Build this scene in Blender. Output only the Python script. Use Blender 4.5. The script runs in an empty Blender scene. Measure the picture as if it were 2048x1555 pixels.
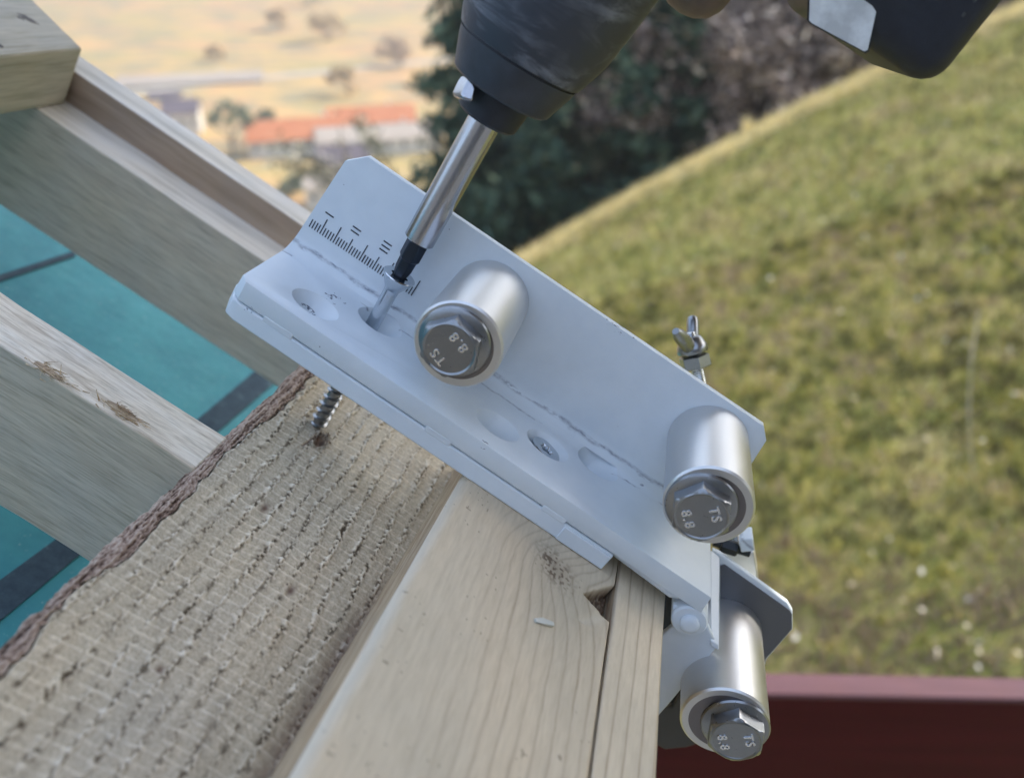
import bpy, bmesh, math, random
import numpy as np
from mathutils import Vector, Matrix
R = math.radians
random.seed(7); rng = np.random.default_rng(7)
S = bpy.context.scene
COL = S.collection

# ------------------------------------------------------------------ camera
PITCH = R(32.0)
FPX, CX, CY = 1700.0, 1024.0, 777.5            # focal length and centre in photo pixels
cam_d = bpy.data.cameras.new('camera'); cam = bpy.data.objects.new('camera', cam_d); COL.objects.link(cam)
cam_d.sensor_width = 36.0; cam_d.lens = FPX / 2048 * 36.0
cam_d.clip_start = 0.02; cam_d.clip_end = 6000
cam.location = (0, 0, 0); cam.rotation_euler = (math.pi / 2 - PITCH, 0, 0)
cam_d.dof.use_dof = True; cam_d.dof.focus_distance = 0.298; cam_d.dof.aperture_fstop = 7.6
S.camera = cam
HAZE = .0009

# ------------------------------------------------------------------ light
SUN_EL, SUN_AZ = R(36), R(64)                  # azimuth clockwise from +Y (view direction)
w = bpy.data.worlds.new('World'); S.world = w; w.use_nodes = True
nt = w.node_tree; nt.nodes.clear()
sky = nt.nodes.new('ShaderNodeTexSky'); sky.sky_type = 'NISHITA'; sky.sun_disc = False
sky.sun_elevation = SUN_EL; sky.sun_rotation = SUN_AZ
sky.air_density = 1.2; sky.dust_density = 1.5
bg = nt.nodes.new('ShaderNodeBackground'); bg.inputs[1].default_value = 0.15
out = nt.nodes.new('ShaderNodeOutputWorld')
nt.links.new(sky.outputs[0], bg.inputs[0]); nt.links.new(bg.outputs[0], out.inputs[0])
sun_d = bpy.data.lights.new('sun', 'SUN'); sun_d.energy = 3.2; sun_d.angle = R(0.5); sun_d.color = (1, .93, .82)
sun = bpy.data.objects.new('sun', sun_d); COL.objects.link(sun)
LDIR = Vector((math.sin(SUN_AZ) * math.cos(SUN_EL), math.cos(SUN_AZ) * math.cos(SUN_EL), math.sin(SUN_EL)))
sun.rotation_euler = (-LDIR).to_track_quat('-Z', 'Y').to_euler()
S.view_settings.view_transform = 'Standard'; S.view_settings.look = 'None'
S.view_settings.gamma = 1.0; S.view_settings.use_curve_mapping = False
S.view_settings.exposure = 1.88

# ------------------------------------------------------------------ frames
CW = np.array([[1, 0, 0], [0, math.sin(PITCH), math.cos(PITCH)], [0, math.cos(PITCH), -math.sin(PITCH)]])  # rows: right, up, forward in world
def c2w(p): return np.asarray(p, float) @ CW
def px(x, y, d): return c2w(np.array([(x - CX) / FPX, (CY - y) / FPX, 1.0]) * d)     # world point, d metres along the view axis
ax_a = np.array([1405 - CX, CY + 20, FPX]); ax_a /= np.linalg.norm(ax_a)            # into the scene, along the boards
th = R(33.9)
ax_u = np.array([math.cos(th), -math.sin(th), 0.0]); ax_u[2] = -(ax_u @ ax_a) / ax_a[2]; ax_u /= np.linalg.norm(ax_u)
ax_v = np.cross(ax_a, ax_u)
O = np.array([(915 - CX) / FPX, (CY - 690) / FPX, 1.0]) * .274 + ax_a * .046
# FRAME: local x = along the bracket, y = normal of its base, z = towards the viewer (mm in, metres in world)
FR = Matrix.Identity(4)
for i, a_ in enumerate((ax_u, ax_v, -ax_a)):
    wv = c2w(a_)
    for r_ in range(3): FR[r_][i] = wv[r_]
ow = c2w(O)
for r_ in range(3): FR[r_][3] = ow[r_]
FRI = FR.inverted()
def L2W(s, t, w_): return FR @ Vector((s * .001, t * .001, w_ * .001))
def on_t(x, y, t):                              # frame coords (mm) of a view ray on plane y=t
    r = np.array([(x - CX) / FPX, (CY - y) / FPX, 1.0]); k = ((O + t * .001 * ax_v) @ ax_v) / (r @ ax_v)
    p = r * k - O; return np.array([p @ ax_u, p @ ax_v, -(p @ ax_a)]) * 1000
def on_w(x, y, w_):
    r = np.array([(x - CX) / FPX, (CY - y) / FPX, 1.0]); k = ((O - w_ * .001 * ax_a) @ ax_a) / (r @ ax_a)
    p = r * k - O; return np.array([p @ ax_u, p @ ax_v, -(p @ ax_a)]) * 1000
def to_px(s, t, w_):
    c = O + (s * ax_u + t * ax_v - w_ * ax_a) * .001
    return CX + FPX * c[0] / c[2], CY - FPX * c[1] / c[2]

# ------------------------------------------------------------------ object helpers
def tag(o, label=None, cat=None, group=None, kind=None):
    for k, v_ in (('label', label), ('category', cat), ('group', group), ('kind', kind)):
        if v_: o[k] = v_
    return o
def thing(name, label, cat, M, base=(0, 0, 0), group=None):
    """Empty at a thing's base; M = frame matrix, base in that frame (metres)."""
    e = bpy.data.objects.new(name, None); COL.objects.link(e); e.empty_display_size = .02
    e.matrix_world = M @ Matrix.Translation(Vector(base)); e['_b'] = list(base)
    return tag(e, label, cat, group)
def basis(e): return Vector(e.get('_b', (0, 0, 0)))
def link(name, me, parent=None, M=None, label=None):
    o = bpy.data.objects.new(name, me); COL.objects.link(o)
    if parent is not None:
        o.parent = parent
        if parent.type == 'EMPTY': o.location = -basis(parent)
    elif M is not None: o.matrix_world = M
    if label: o['label'] = label
    return o
def mesh_of(name, bm, mat, smooth=35, scale=.001):
    me = bpy.data.meshes.new(name)
    if scale != 1: bmesh.ops.scale(bm, vec=(scale,) * 3, verts=bm.verts)
    bmesh.ops.recalc_face_normals(bm, faces=bm.faces)
    bm.to_mesh(me); bm.free(); me.materials.append(mat)
    if smooth:
        me.polygons.foreach_set('use_smooth', [True] * len(me.polygons)); me.set_sharp_from_angle(angle=R(smooth))
    return me
def raw_mesh(name, verts, faces, mat, smooth=False, attrs=None):
    me = bpy.data.meshes.new(name)
    verts = np.asarray(verts, np.float32); faces = np.asarray(faces, np.int32)
    n = faces.shape[1]
    me.vertices.add(len(verts)); me.vertices.foreach_set('co', verts.ravel())
    me.loops.add(faces.size); me.loops.foreach_set('vertex_index', faces.ravel())
    me.polygons.add(len(faces)); me.polygons.foreach_set('loop_start', np.arange(0, faces.size, n, dtype=np.int32))
    me.polygons.foreach_set('loop_total', np.full(len(faces), n, np.int32))
    me.update(calc_edges=True); me.validate()
    if smooth: me.polygons.foreach_set('use_smooth', [True] * len(me.polygons))
    for k, v_ in (attrs or {}).items():
        at = me.attributes.new(k, 'FLOAT', 'POINT'); at.data.foreach_set('value', np.asarray(v_, np.float32))
    me.materials.append(mat); return me
def bake(o, smooth=35):
    dg = bpy.context.evaluated_depsgraph_get(); dg.update()
    me = bpy.data.meshes.new_from_object(o.evaluated_get(dg))
    o.modifiers.clear(); old = o.data; o.data = me
    me.polygons.foreach_set('use_smooth', [True] * len(me.polygons)); me.set_sharp_from_angle(angle=R(smooth))
    return o
def add_bevel(o, wd, seg=2, ang=35):
    m = o.modifiers.new('bevel', 'BEVEL'); m.width = wd; m.segments = seg; m.limit_method = 'ANGLE'; m.angle_limit = R(ang)
def box(bm, x0, x1, y0, y1, z0, z1):
    r = bmesh.ops.create_cube(bm, size=1); vs = r['verts']
    for v_ in vs:
        v_.co = Vector(((x0 + x1) / 2 + v_.co.x * (x1 - x0), (y0 + y1) / 2 + v_.co.y * (y1 - y0), (z0 + z1) / 2 + v_.co.z * (z1 - z0)))
    return vs
def prism(bm, pts, d):
    """pts: list of 3D points (a polygon); extruded by vector d."""
    a = [bm.verts.new(Vector(p)) for p in pts]; b = [bm.verts.new(Vector(p) + Vector(d)) for p in pts]
    bm.faces.new(a); bm.faces.new(b[::-1]); n = len(a)
    for i in range(n): bm.faces.new((a[i], b[i], b[(i + 1) % n], a[(i + 1) % n]))
    return a + b
def lathe(bm, prof, org=(0, 0, 0), axis=(0, 0, 1), seg=48, cap0=True, cap1=True):
    """prof: list of (dist along axis, radius)."""
    q = Vector((0, 0, 1)).rotation_difference(Vector(axis).normalized()); org = Vector(org)
    rings = []
    for h, r in prof:
        rings.append([bm.verts.new(org + q @ Vector((r * math.cos(2 * math.pi * k / seg), r * math.sin(2 * math.pi * k / seg), h))) for k in range(seg)])
    for A, B in zip(rings, rings[1:]):
        for k in range(seg): bm.faces.new((A[k], A[(k + 1) % seg], B[(k + 1) % seg], B[k]))
    if cap0: bm.faces.new(rings[0][::-1])
    if cap1: bm.faces.new(rings[-1])
    return rings
def grid_mesh(name, X, Y, Z, mat, attrs=None, smooth=True):
    n, m = X.shape
    V = np.stack([X.ravel(), Y.ravel(), Z.ravel()], 1)
    i = np.arange(n * m).reshape(n, m)
    F = np.stack([i[:-1, :-1].ravel(), i[1:, :-1].ravel(), i[1:, 1:].ravel(), i[:-1, 1:].ravel()], 1)
    return raw_mesh(name, V, F, mat, smooth, attrs)
def vnoise(x, y, seed=0):
    """smooth value noise in 0..1"""
    xi = np.floor(x).astype(np.int64); yi = np.floor(y).astype(np.int64); fx = x - xi; fy = y - yi
    fx = fx * fx * (3 - 2 * fx); fy = fy * fy * (3 - 2 * fy)
    def h(a, b):
        n = (a * 374761393 + b * 668265263 + seed * 974634777) & 0xffffffff
        n = ((n ^ (n >> 13)) * 1274126177) & 0xffffffff
        return ((n ^ (n >> 16)) & 0xffff) / 65535.0
    return (h(xi, yi) * (1 - fx) + h(xi + 1, yi) * fx) * (1 - fy) + (h(xi, yi + 1) * (1 - fx) + h(xi + 1, yi + 1) * fx) * fy
def fbm(x, y, seed=0, o=3):
    s_ = 0; a = .5
    for i in range(o): s_ = s_ + a * vnoise(x * 2 ** i, y * 2 ** i, seed + i); a *= .5
    return s_ / (1 - .5 ** o)

# ------------------------------------------------------------------ material helpers
class Mt:
    def __init__(s, name, rough=.6, metal=0, color=(.5, .5, .5), spec=.5):
        s.m = bpy.data.materials.new(name); s.m.use_nodes = True; s.t = s.m.node_tree; s.b = s.t.nodes['Principled BSDF']
        s.b.inputs['Roughness'].default_value = rough; s.b.inputs['Metallic'].default_value = metal
        s.b.inputs['Base Color'].default_value = (*color, 1); s.b.inputs['Specular IOR Level'].default_value = spec
    def n(s, k, **kw):
        x = s.t.nodes.new(k)
        for a, b in kw.items(): setattr(x, a, b)
        return x
    def l(s, a, b): s.t.links.new(a, b)
    def coord(s, scale=(1, 1, 1), rot=(0, 0, 0), kind='Object'):
        tc = s.n('ShaderNodeTexCoord'); mp = s.n('ShaderNodeMapping'); mp.inputs['Scale'].default_value = scale; mp.inputs['Rotation'].default_value = rot
        s.l(tc.outputs[kind], mp.inputs[0]); return mp.outputs[0]
    def noise(s, vec, scale=1, detail=4, rough=.55, dist=0):
        x = s.n('ShaderNodeTexNoise'); x.inputs['Scale'].default_value = scale; x.inputs['Detail'].default_value = detail
        x.inputs['Roughness'].default_value = rough; x.inputs['Distortion'].default_value = dist
        s.l(vec, x.inputs['Vector']); return x.outputs['Fac']
    def ramp(s, fac, stops):
        x = s.n('ShaderNodeValToRGB'); e = x.color_ramp.elements
        while len(e) < len(stops): e.new(.5)
        for q, (p, c) in zip(e, stops): q.position = p; q.color = (*c, 1) if len(c) == 3 else c
        s.l(fac, x.inputs[0]); return x.outputs[0]
    def attr(s, name):
        x = s.n('ShaderNodeAttribute'); x.attribute_name = name; return x.outputs['Fac']
    def mix(s, fac, a, b, mode='MIX'):
        x = s.n('ShaderNodeMix'); x.data_type = 'RGBA'; x.blend_type = mode
        for v_, i in ((fac, x.inputs['Factor']), (a, x.inputs[6]), (b, x.inputs[7])):
            if isinstance(v_, (int, float)): i.default_value = v_
            elif isinstance(v_, tuple): i.default_value = (*v_, 1)
            else: s.l(v_, i)
        return x.outputs[2]
    def math(s, op, a, b=0.0, clamp=False):
        x = s.n('ShaderNodeMath', operation=op); x.use_clamp = clamp
        for v_, i in ((a, 0), (b, 1)):
            if isinstance(v_, (int, float)): x.inputs[i].default_value = v_
            else: s.l(v_, x.inputs[i])
        return x.outputs[0]
    def color(s, o): s.l(o, s.b.inputs['Base Color']); return s
    def bump(s, h, strength=.3, dist=.001):
        x = s.n('ShaderNodeBump'); x.inputs['Strength'].default_value = strength; x.inputs['Distance'].default_value = dist
        s.l(h, x.inputs['Height']); s.l(x.outputs[0], s.b.inputs['Normal']); return s
BLK = (0, 0, 0); WHT = (1, 1, 1)

def wood(name, c0, c1, c2, along=0, grain=260, rough=.72, knots=False):
    """soft timber: colour streaks stretched along one local axis"""
    m = Mt(name, rough, spec=.25); sc = [grain] * 3; sc[along] = grain * .09
    v_ = m.coord(tuple(sc)); n1 = m.noise(v_, 1, 5, .6, .6)
    sc2 = [grain * 3.5] * 3; sc2[along] = grain * .3; n2 = m.noise(m.coord(tuple(sc2)), 1, 3, .6)
    n3 = m.noise(m.coord((22, 22, 22)), 1, 2)
    c = m.ramp(n1, [(.3, c0), (.5, c1), (.7, c2)])
    c = m.mix(m.ramp(n2, [(.35, (.78,) * 3), (.6, (1, 1, 1))]), BLK, c) if False else m.mix(1.0, c, m.ramp(n2, [(.3, (.74, .73, .70)), (.55, WHT)]), 'MULTIPLY')
    c = m.mix(1.0, c, m.ramp(n3, [(.3, (.9, .93, .96)), (.7, (1.0, .98, .93))]), 'MULTIPLY')
    m.color(c).bump(n2, .5, .0006); return m.m

def paint_white():
    m = Mt('white_powder_coat', .36, color=(.70, .765, .82))
    tc = m.n('ShaderNodeTexCoord'); sp = m.n('ShaderNodeSeparateXYZ'); m.l(tc.outputs['Object'], sp.inputs[0])
    wob = m.noise(m.coord((90, 90, 90)), 1, 4)
    wz = m.math('SUBTRACT', m.math('MULTIPLY', wob, .0034), .0017)
    def line(val, axis, half):
        d = m.math('ABSOLUTE', m.math('SUBTRACT', m.math('ADD', sp.outputs[axis], wz), val))
        return m.math('SUBTRACT', 1.0, m.math('DIVIDE', d, half), True)
    sm = m.noise(m.coord((260, 700, 700)), 1, 5, .7)
    a_ = m.math('MULTIPLY', line(-.0243, 1, .0011), m.math('GREATER_THAN', m.noise(m.coord((38, 160, 160)), 1, 4, .7), .42))
    a2 = m.math('MULTIPLY', line(.0062, 2, .0006), m.math('GREATER_THAN', m.noise(m.coord((30, 100, 100)), 1, 3), .52))
    sc = m.math('MULTIPLY', m.math('ADD', a_, a2), m.math('MULTIPLY', m.math('SUBTRACT', sm, .36), 3.2, True), True)
    dots = m.math('GREATER_THAN', m.noise(m.coord((320, 320, 320)), 1, 2, .5), .775)
    dots = m.math('MULTIPLY', dots, .75)
    dv_ = m.n('ShaderNodeVectorMath', operation='DISTANCE'); m.l(tc.outputs['Object'], dv_.inputs[0]); dv_.inputs[1].default_value = (-.0520, -.0350, .0268)
    ch = m.math('MULTIPLY', m.math('LESS_THAN', dv_.outputs['Value'], .0052), m.math('GREATER_THAN', m.noise(m.coord((520, 520, 520)), 1, 4, .7), .50))
    dots = m.math('MAXIMUM', dots, ch)
    for (ex, ey, pl, rad, thr, scl) in ((1242, 657, 'w', .0030, .59, (200, 1300, 900)), (1220, 642, 'w', .0016, .58, (260, 1200, 900)), (672, 598, 't', .0040, .60, (500, 300, 700)), (655, 590, 't', .003, .62, (500, 300, 700)), (968, 888, 't', .0022, .56, (300, 300, 900)), (497, 617, 'f', .002, .6, (400, 700, 400)), (1398, 742, 'w', .003, .60, (300, 900, 900))):
        q_ = on_w(ex, ey, 0) if pl == 'w' else on_t(ex, ey, -28) if pl == 't' else on_w(ex, ey, 40)
        dq = m.n('ShaderNodeVectorMath', operation='DISTANCE'); m.l(tc.outputs['Object'], dq.inputs[0]); dq.inputs[1].default_value = tuple(q_ * .001)
        dots = m.math('MAXIMUM', dots, m.math('MULTIPLY', m.math('LESS_THAN', dq.outputs['Value'], rad), m.math('GREATER_THAN', m.noise(m.coord(scl), 1, 3, .6), thr)))
    c = m.mix(m.math('MAXIMUM', m.math('MULTIPLY', sc, 1.0), dots), (.70, .765, .82), (.12, .14, .19))
    soft = m.ramp(m.noise(m.coord((60, 60, 60)), 1, 5, .6), [(.35, (.93, .94, .95)), (.65, WHT)])
    c = m.mix(1.0, c, soft, 'MULTIPLY')
    m.color(c).bump(m.noise(m.coord((900, 900, 900)), 1, 2), .06, .0004); return m.m
def metal(name, col, rough, brush=0, bump=.1, scale=900):
    m = Mt(name, rough, 1.0, col)
    sc = [scale] * 3
    if brush: sc = [scale * .06, scale * .06, scale * .06]; sc[brush - 1] = scale * 4
    n = m.noise(m.coord(tuple(sc)), 1, 3)
    m.color(m.mix(n, tuple(c * .88 for c in col), col)).bump(n, bump, .0002)
    r = m.math('ADD', m.math('MULTIPLY', n, .14), rough - .07); m.l(r, m.b.inputs['Roughness']); return m.m
M_PAINT = paint_white()
M_ALU = metal('brushed_aluminium', (.74, .74, .735), .40, brush=3, bump=.08, scale=700)
M_ALUEND = metal('machined_end', (.24, .225, .23), .40)
M_ZINC = metal('zinc_plated_steel', (.33, .345, .365), .30, scale=600, bump=.16)
M_ZINCB = metal('bright_zinc', (.62, .66, .70), .22, scale=500, bump=.15)
M_MARK = metal('stamped_mark_glint', (.85, .87, .9), .18)  # brighter than the bolt metal, imitates glints on the raised letters
M_CHROME = metal('polished_steel', (.50, .51, .54), .2, bump=.03)
M_BIT = metal('black_oxide_bit', (.055, .065, .085), .40)
M_INK = Mt('engraved_black', .7, color=(.02, .025, .045)).m
M_BLACKMETAL = metal('dark_steel', (.06, .065, .07), .45)
def plastic(name, col, rough=.55, scuff=True):
    m = Mt(name, rough, color=col); n = m.noise(m.coord((120, 120, 120)), 1, 4)
    c = m.ramp(n, [(.35, tuple(k * .8 for k in col)), (.7, tuple(min(1, k * 1.25) for k in col))])
    m.color(c).bump(m.noise(m.coord((1800, 1800, 1800)), 1, 2), .25, .0003); return m.m
M_RUB = plastic('charcoal_plastic', (.042, .048, .062), .48)
M_RUB2 = plastic('black_rubber', (.018, .022, .032), .5)
M_GREYPL = plastic('light_grey_plastic', (.72, .75, .76), .5)

# =================================================================== SETTING
# meadow plane through three anchor points, ridge line beyond
A_, B_, C_ = px(1800, 1335, 3.9), px(1060, 515, 10.0), px(2048, 15, 11.5)
n_ = np.cross(B_ - A_, C_ - A_); al, be = -n_[0] / n_[2], -n_[1] / n_[2]; ga = A_[2] - al * A_[0] - be * A_[1]
def plane_hit(x, y):
    d = px(x, y, 1.0); k = ga / (d[2] - al * d[0] - be * d[1]); return d * k
ridge = [plane_hit(*p) for p in ((1060, 512), (1290, 378), (1490, 268), (1780, 138), (2048, 12))]
rx = np.array([p[0] for p in ridge]); ry = np.array([p[1] for p in ridge])
rc = np.polyfit(rx, ry, 2)
def ridge_y(x):
    x = np.asarray(x, float); xc = np.clip(x, rx.min() - 1.5, rx.max() + 1.5)
    return np.polyval(rc, xc) + (x - xc) * np.where(x < rx.min(), .55, .35)
VALLEY = -62.0
def ground_z(x, y):
    x = np.asarray(x, float); y = np.asarray(y, float)
    xl = np.clip(x, -14, 26)
    base = al * xl + be * np.clip(y, -12, 60) + ga
    base = base + .03 * (fbm(x * .7, y * .7, 3) - .5)
    d = y - ridge_y(x)
    drop = np.where(d > 0, np.minimum(.9 * (np.sqrt(d * d + .25) - .5) + .0 * d, 400), 0)
    z = base - drop
    dl = np.clip(-x - 5, 0, None)
    z = z - .5 * dl * 1.0
    far = np.sqrt(x * x + y * y)
    floor = VALLEY + 2.0 * (fbm(x * .012, y * .012, 9) - .5) + np.clip(far - 620, 0, 1400) * .22 * (0.6 + .8 * fbm(x * .003, y * .003, 5))
    k = 3.0
    return np.where(z > floor, floor + np.logaddexp(0, (z - floor) / k) * k, floor + np.log1p(np.exp(-np.abs(z - floor) / k)) * k)

def ground_material():
    m = Mt('meadow_and_fields', .95, spec=.1)
    P = m.coord((1, 1, 1)); n1 = m.noise(m.coord((1.6, 1.6, 1.6)), 1, 6, .65); n2 = m.noise(m.coord((9, 9, 9)), 1, 4, .7); n3 = m.noise(m.coord((.45, .45, .45)), 1, 3)
    gr = m.ramp(n1, [(.3, (.15, .16, .04)), (.48, (.26, .25, .075)), (.62, (.36, .30, .12)), (.75, (.24, .18, .10))])
    gr = m.mix(1.0, gr, m.ramp(n2, [(.3, (.5, .52, .5)), (.55, (1.0, 1.0, 1.0)), (.75, (1.25, 1.2, 1.1))]), 'MULTIPLY')
    f1 = m.noise(m.coord((.016, .03, .03)), 1, 4, .6, .8); f2 = m.noise(m.coord((.07, .13, .1)), 1, 4, .65)
    fl = m.ramp(f1, [(.25, (.27, .25, .10)), (.40, (.44, .32, .125)), (.5, (.54, .35, .14)), (.6, (.50, .29, .14)), (.75, (.33, .30, .13))])
    fl = m.mix(m.ramp(f2, [(.45, BLK), (.62, WHT)]), fl, (.27, .235, .14))
    sp = m.n('ShaderNodeSeparateXYZ'); m.l(P, sp.inputs[0])
    zf = m.n('ShaderNodeMapRange'); zf.inputs[1].default_value = -12; zf.inputs[2].default_value = -45; m.l(sp.outputs[2], zf.inputs[0])
    wd = m.ramp(n3, [(.3, (.03, .035, .02)), (.7, (.09, .075, .045))])
    z2 = m.n('ShaderNodeMapRange'); z2.inputs[1].default_value = -7; z2.inputs[2].default_value = -11; m.l(sp.outputs[2], z2.inputs[0])
    c = m.mix(z2.outputs[0], gr, wd); zf.inputs[1].default_value = -50; zf.inputs[2].default_value = -57
    c = m.mix(zf.outputs[0], c, fl)
    z3 = m.n('ShaderNodeMapRange'); z3.inputs[1].default_value = -38; z3.inputs[2].default_value = -8; m.l(sp.outputs[2], z3.inputs[0])
    vl = m.n('ShaderNodeVectorMath', operation='LENGTH'); m.l(P, vl.inputs[0])
    c = m.mix(m.math('MULTIPLY', z3.outputs[0], m.math('GREATER_THAN', vl.outputs['Value'], 550.0)), c, (.05, .075, .05))
    m.color(c).bump(n2, .6, .03); return m.m
M_GROUND = ground_material()
# one sheet, polar grid so that it is fine nearby and reaches the horizon
rr = np.concatenate([[0.0], 1.2 * 1.045 ** np.arange(0, 190)]); rr = rr[rr < 4500]
aa = np.radians(np.linspace(0, 360, 361))
RR, AA = np.meshgrid(rr, aa, indexing='ij'); GX = RR * np.sin(AA); GY = RR * np.cos(AA)
g = link('ground', grid_mesh('ground', GX, GY, ground_z(GX, GY), M_GROUND)); tag(g, 'sloping meadow falling away to fields in the valley', None, None, 'structure')

# grass blades on the visible part of the slope
def blades(n, x0, x1, y0, y1, seed, h0, h1):
    r_ = np.random.default_rng(seed); X = r_.uniform(x0, x1, n); Y = r_.uniform(y0, y1, n)
    k = (Y < ridge_y(X) + .25); dens = fbm(X * 6, Y * 6, 21); k &= r_.uniform(size=n) < np.clip((dens - .1) * 3, .35, 1)
    c = np.stack([X, Y, 0 * X], 1) @ CW.T      # keep only what the place could show from around here
    X, Y = X[k], Y[k]; n = len(X); Z = ground_z(X, Y)
    h = r_.uniform(h0, h1, n) * (.6 + .9 * fbm(X * 2.5, Y * 2.5, 5)); a = r_.uniform(0, 6.28, n); wd = r_.uniform(.0035, .0075, n)
    lean = r_.uniform(.2, 1.1, n) * h; la = r_.uniform(0, 6.28, n)
    V = np.zeros((n, 3, 3)); V[:, 0] = np.stack([X - np.cos(a) * wd, Y - np.sin(a) * wd, Z - .004], 1); V[:, 1] = np.stack([X + np.cos(a) * wd, Y + np.sin(a) * wd, Z - .004], 1)
    V[:, 2] = np.stack([X + np.cos(la) * lean, Y + np.sin(la) * lean, Z + h], 1)
    bp = np.clip(fbm(X * 1.8, Y * 1.8, 77) * 4 - 1.3, 0, 1) * np.clip((3.75 - np.hypot(X - .9, Y)) / .5, 0, 1)
    tone = np.clip(.95 * bp + (fbm(X * .9, Y * .9, 31) - .5) * .7 + (fbm(X * 11, Y * 11, 33, 2) - .5) * 2.2 + (vnoise(X * 24, Y * 24, 35) - .5) * .7 + .45 + r_.uniform(-.15, .15, n), 0, 1)
    return V.reshape(-1, 3), np.arange(n * 3).reshape(n, 3), np.repeat(tone, 3)
mg = Mt('grass_blades', .8, spec=.15)
mg.color(mg.ramp(mg.attr('tone'), [(.08, (.13, .11, .045)), (.3, (.22, .23, .05)), (.5, (.52, .46, .12)), (.68, (.66, .55, .20)), (.86, (.60, .48, .29)), (1.0, (.30, .22, .15))]))
V1, F1_, T1 = blades(150000, -1.5, 7.5, 2.0, 7.5, 1, .03, .08)
V2, F2_, T2 = blades(110000, -2.5, 12, 7.0, 16, 2, .05, .12)
V3 = np.concatenate([V1, V2]); F3 = np.concatenate([F1_, F2_ + len(V1)])
tag(link('meadow_grass', raw_mesh('meadow_grass', V3, F3, mg.m, False, {'tone': np.concatenate([T1, T2])})), 'yellowish green grass covering the slope', 'grass', None, 'stuff')
# dry fringe along the ridge
nf = 26000; fx_ = rng.uniform(-2, 14, nf); fy_ = ridge_y(fx_) + rng.normal(-.1, .16, nf); fz_ = ground_z(fx_, fy_)
fh = rng.uniform(.04, .13, nf); fa = rng.uniform(0, 6.28, nf)
Vf = np.zeros((nf, 3, 3)); Vf[:, 0] = np.stack([fx_ - .006 * np.cos(fa), fy_ - .006 * np.sin(fa), fz_], 1); Vf[:, 1] = np.stack([fx_ + .006 * np.cos(fa), fy_ + .006 * np.sin(fa), fz_], 1)
Vf[:, 2] = np.stack([fx_ + rng.normal(0, .03, nf), fy_ + rng.normal(0, .03, nf), fz_ + fh], 1)
mdry = Mt('dry_grass', .8, color=(.86, .74, .42), spec=.1)
tag(link('dry_grass_fringe', raw_mesh('dry_grass_fringe', Vf.reshape(-1, 3), np.arange(nf * 3).reshape(nf, 3), mdry.m)), 'straw coloured dry grass along the crest of the slope', 'grass', None, 'stuff')
# fallen leaves
def leaves(n, x0, x1, y0, y1, seed):
    r_ = np.random.default_rng(seed); X = r_.uniform(x0, x1, n); Y = r_.uniform(y0, y1, n); k = Y < ridge_y(X) - .1
    X, Y = X[k], Y[k]; n = len(X); Z = ground_z(X, Y) + r_.uniform(.012, .05, n); s_ = r_.uniform(.007, .027, n); V = np.zeros((n, 4, 3))
    for i in range(n):
        q = Matrix.Rotation(r_.uniform(0, 6.28), 3, 'Z') @ Matrix.Rotation(r_.normal(0, .55), 3, 'X')
        for j, (dx, dy, dz) in enumerate(((-.6, 0, .1), (0, -1, 0), (.6, 0, .1), (0, 1, .25))):
            v_ = q @ Vector((dx * s_[i], dy * s_[i], dz * s_[i])); V[i, j] = (X[i] + v_.x, Y[i] + v_.y, Z[i] + v_.z)
    return V.reshape(-1, 3), np.arange(n * 4).reshape(n, 4), np.repeat(r_.uniform(0, 1, n), 4)
ml = Mt('fallen_leaves', .7, spec=.3); ml.color(ml.ramp(ml.attr('tone'), [(.1, (.16, .10, .05)), (.4, (.32, .23, .14)), (.65, (.56, .47, .34)), (.92, (.62, .57, .48))]))
Va, Fa, Ta = leaves(2100, -1, 7.5, 2.0, 10, 4)
tag(link('leaf_litter', raw_mesh('leaf_litter', Va, Fa, ml.m, False, {'tone': Ta})), 'pale and brown fallen leaves scattered over the grass', 'leaves', None, 'stuff')

# ------------------------------------------------------------------ trees
def cloud(n, cen, size, elong=1.0, droop=0.0, seed=0):
    """n leaf sized quads at centres cen (n,3)"""
    r_ = np.random.default_rng(seed); a = r_.normal(size=(n, 3)); a /= np.linalg.norm(a, axis=1)[:, None]
    b = r_.normal(size=(n, 3)); b[:, 2] -= droop; b -= (b * a).sum(1)[:, None] * a; b /= np.linalg.norm(b, axis=1)[:, None]
    c = np.cross(a, b); s_ = (size * r_.uniform(.5, 1.4, n))[:, None]
    P = np.stack([cen - b * s_ * elong, cen + c * s_ * .5, cen + b * s_ * elong, cen - c * s_ * .5], 1)
    return P.reshape(-1, 3), np.arange(n * 4).reshape(n, 4)
def foliage(name, c0, c1, c2, rough=.7):
    m = Mt(name, rough, spec=.2); n = m.noise(m.coord((1.1, 1.1, 1.1)), 1, 3); w_ = m.n('ShaderNodeTexWhiteNoise'); gq = m.n('ShaderNodeNewGeometry')
    m.l(gq.outputs['Random Per Island'], w_.inputs['Vector']) if False else None
    f = m.math('ADD', m.math('MULTIPLY', n, .55), m.math('MULTIPLY', gq.outputs['Random Per Island'], .5))
    m.color(m.ramp(f, [(.28, c0), (.60, c1), (.80, c2)])); return m.m
M_CONIF = foliage('conifer_needles', (.03, .062, .046), (.06, .105, .066), (.15, .19, .11))
M_CONIF2 = foliage('conifer_needles_olive', (.055, .085, .05), (.12, .15, .085), (.28, .28, .17))
M_BROWN = foliage('brown_twigs', (.11, .08, .068), (.26, .195, .16), (.85, .70, .56))  # bright last colour imitates sunlit speckles on the twigs
M_OLIVE = foliage('olive_leaves', (.10, .11, .06), (.24, .24, .15), (.90, .80, .62))  # last colour very bright, painted sun highlights on leaves
M_VAL = foliage('autumn_leaves', (.42, .32, .15), (.58, .42, .20), (.72, .52, .27))
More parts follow.
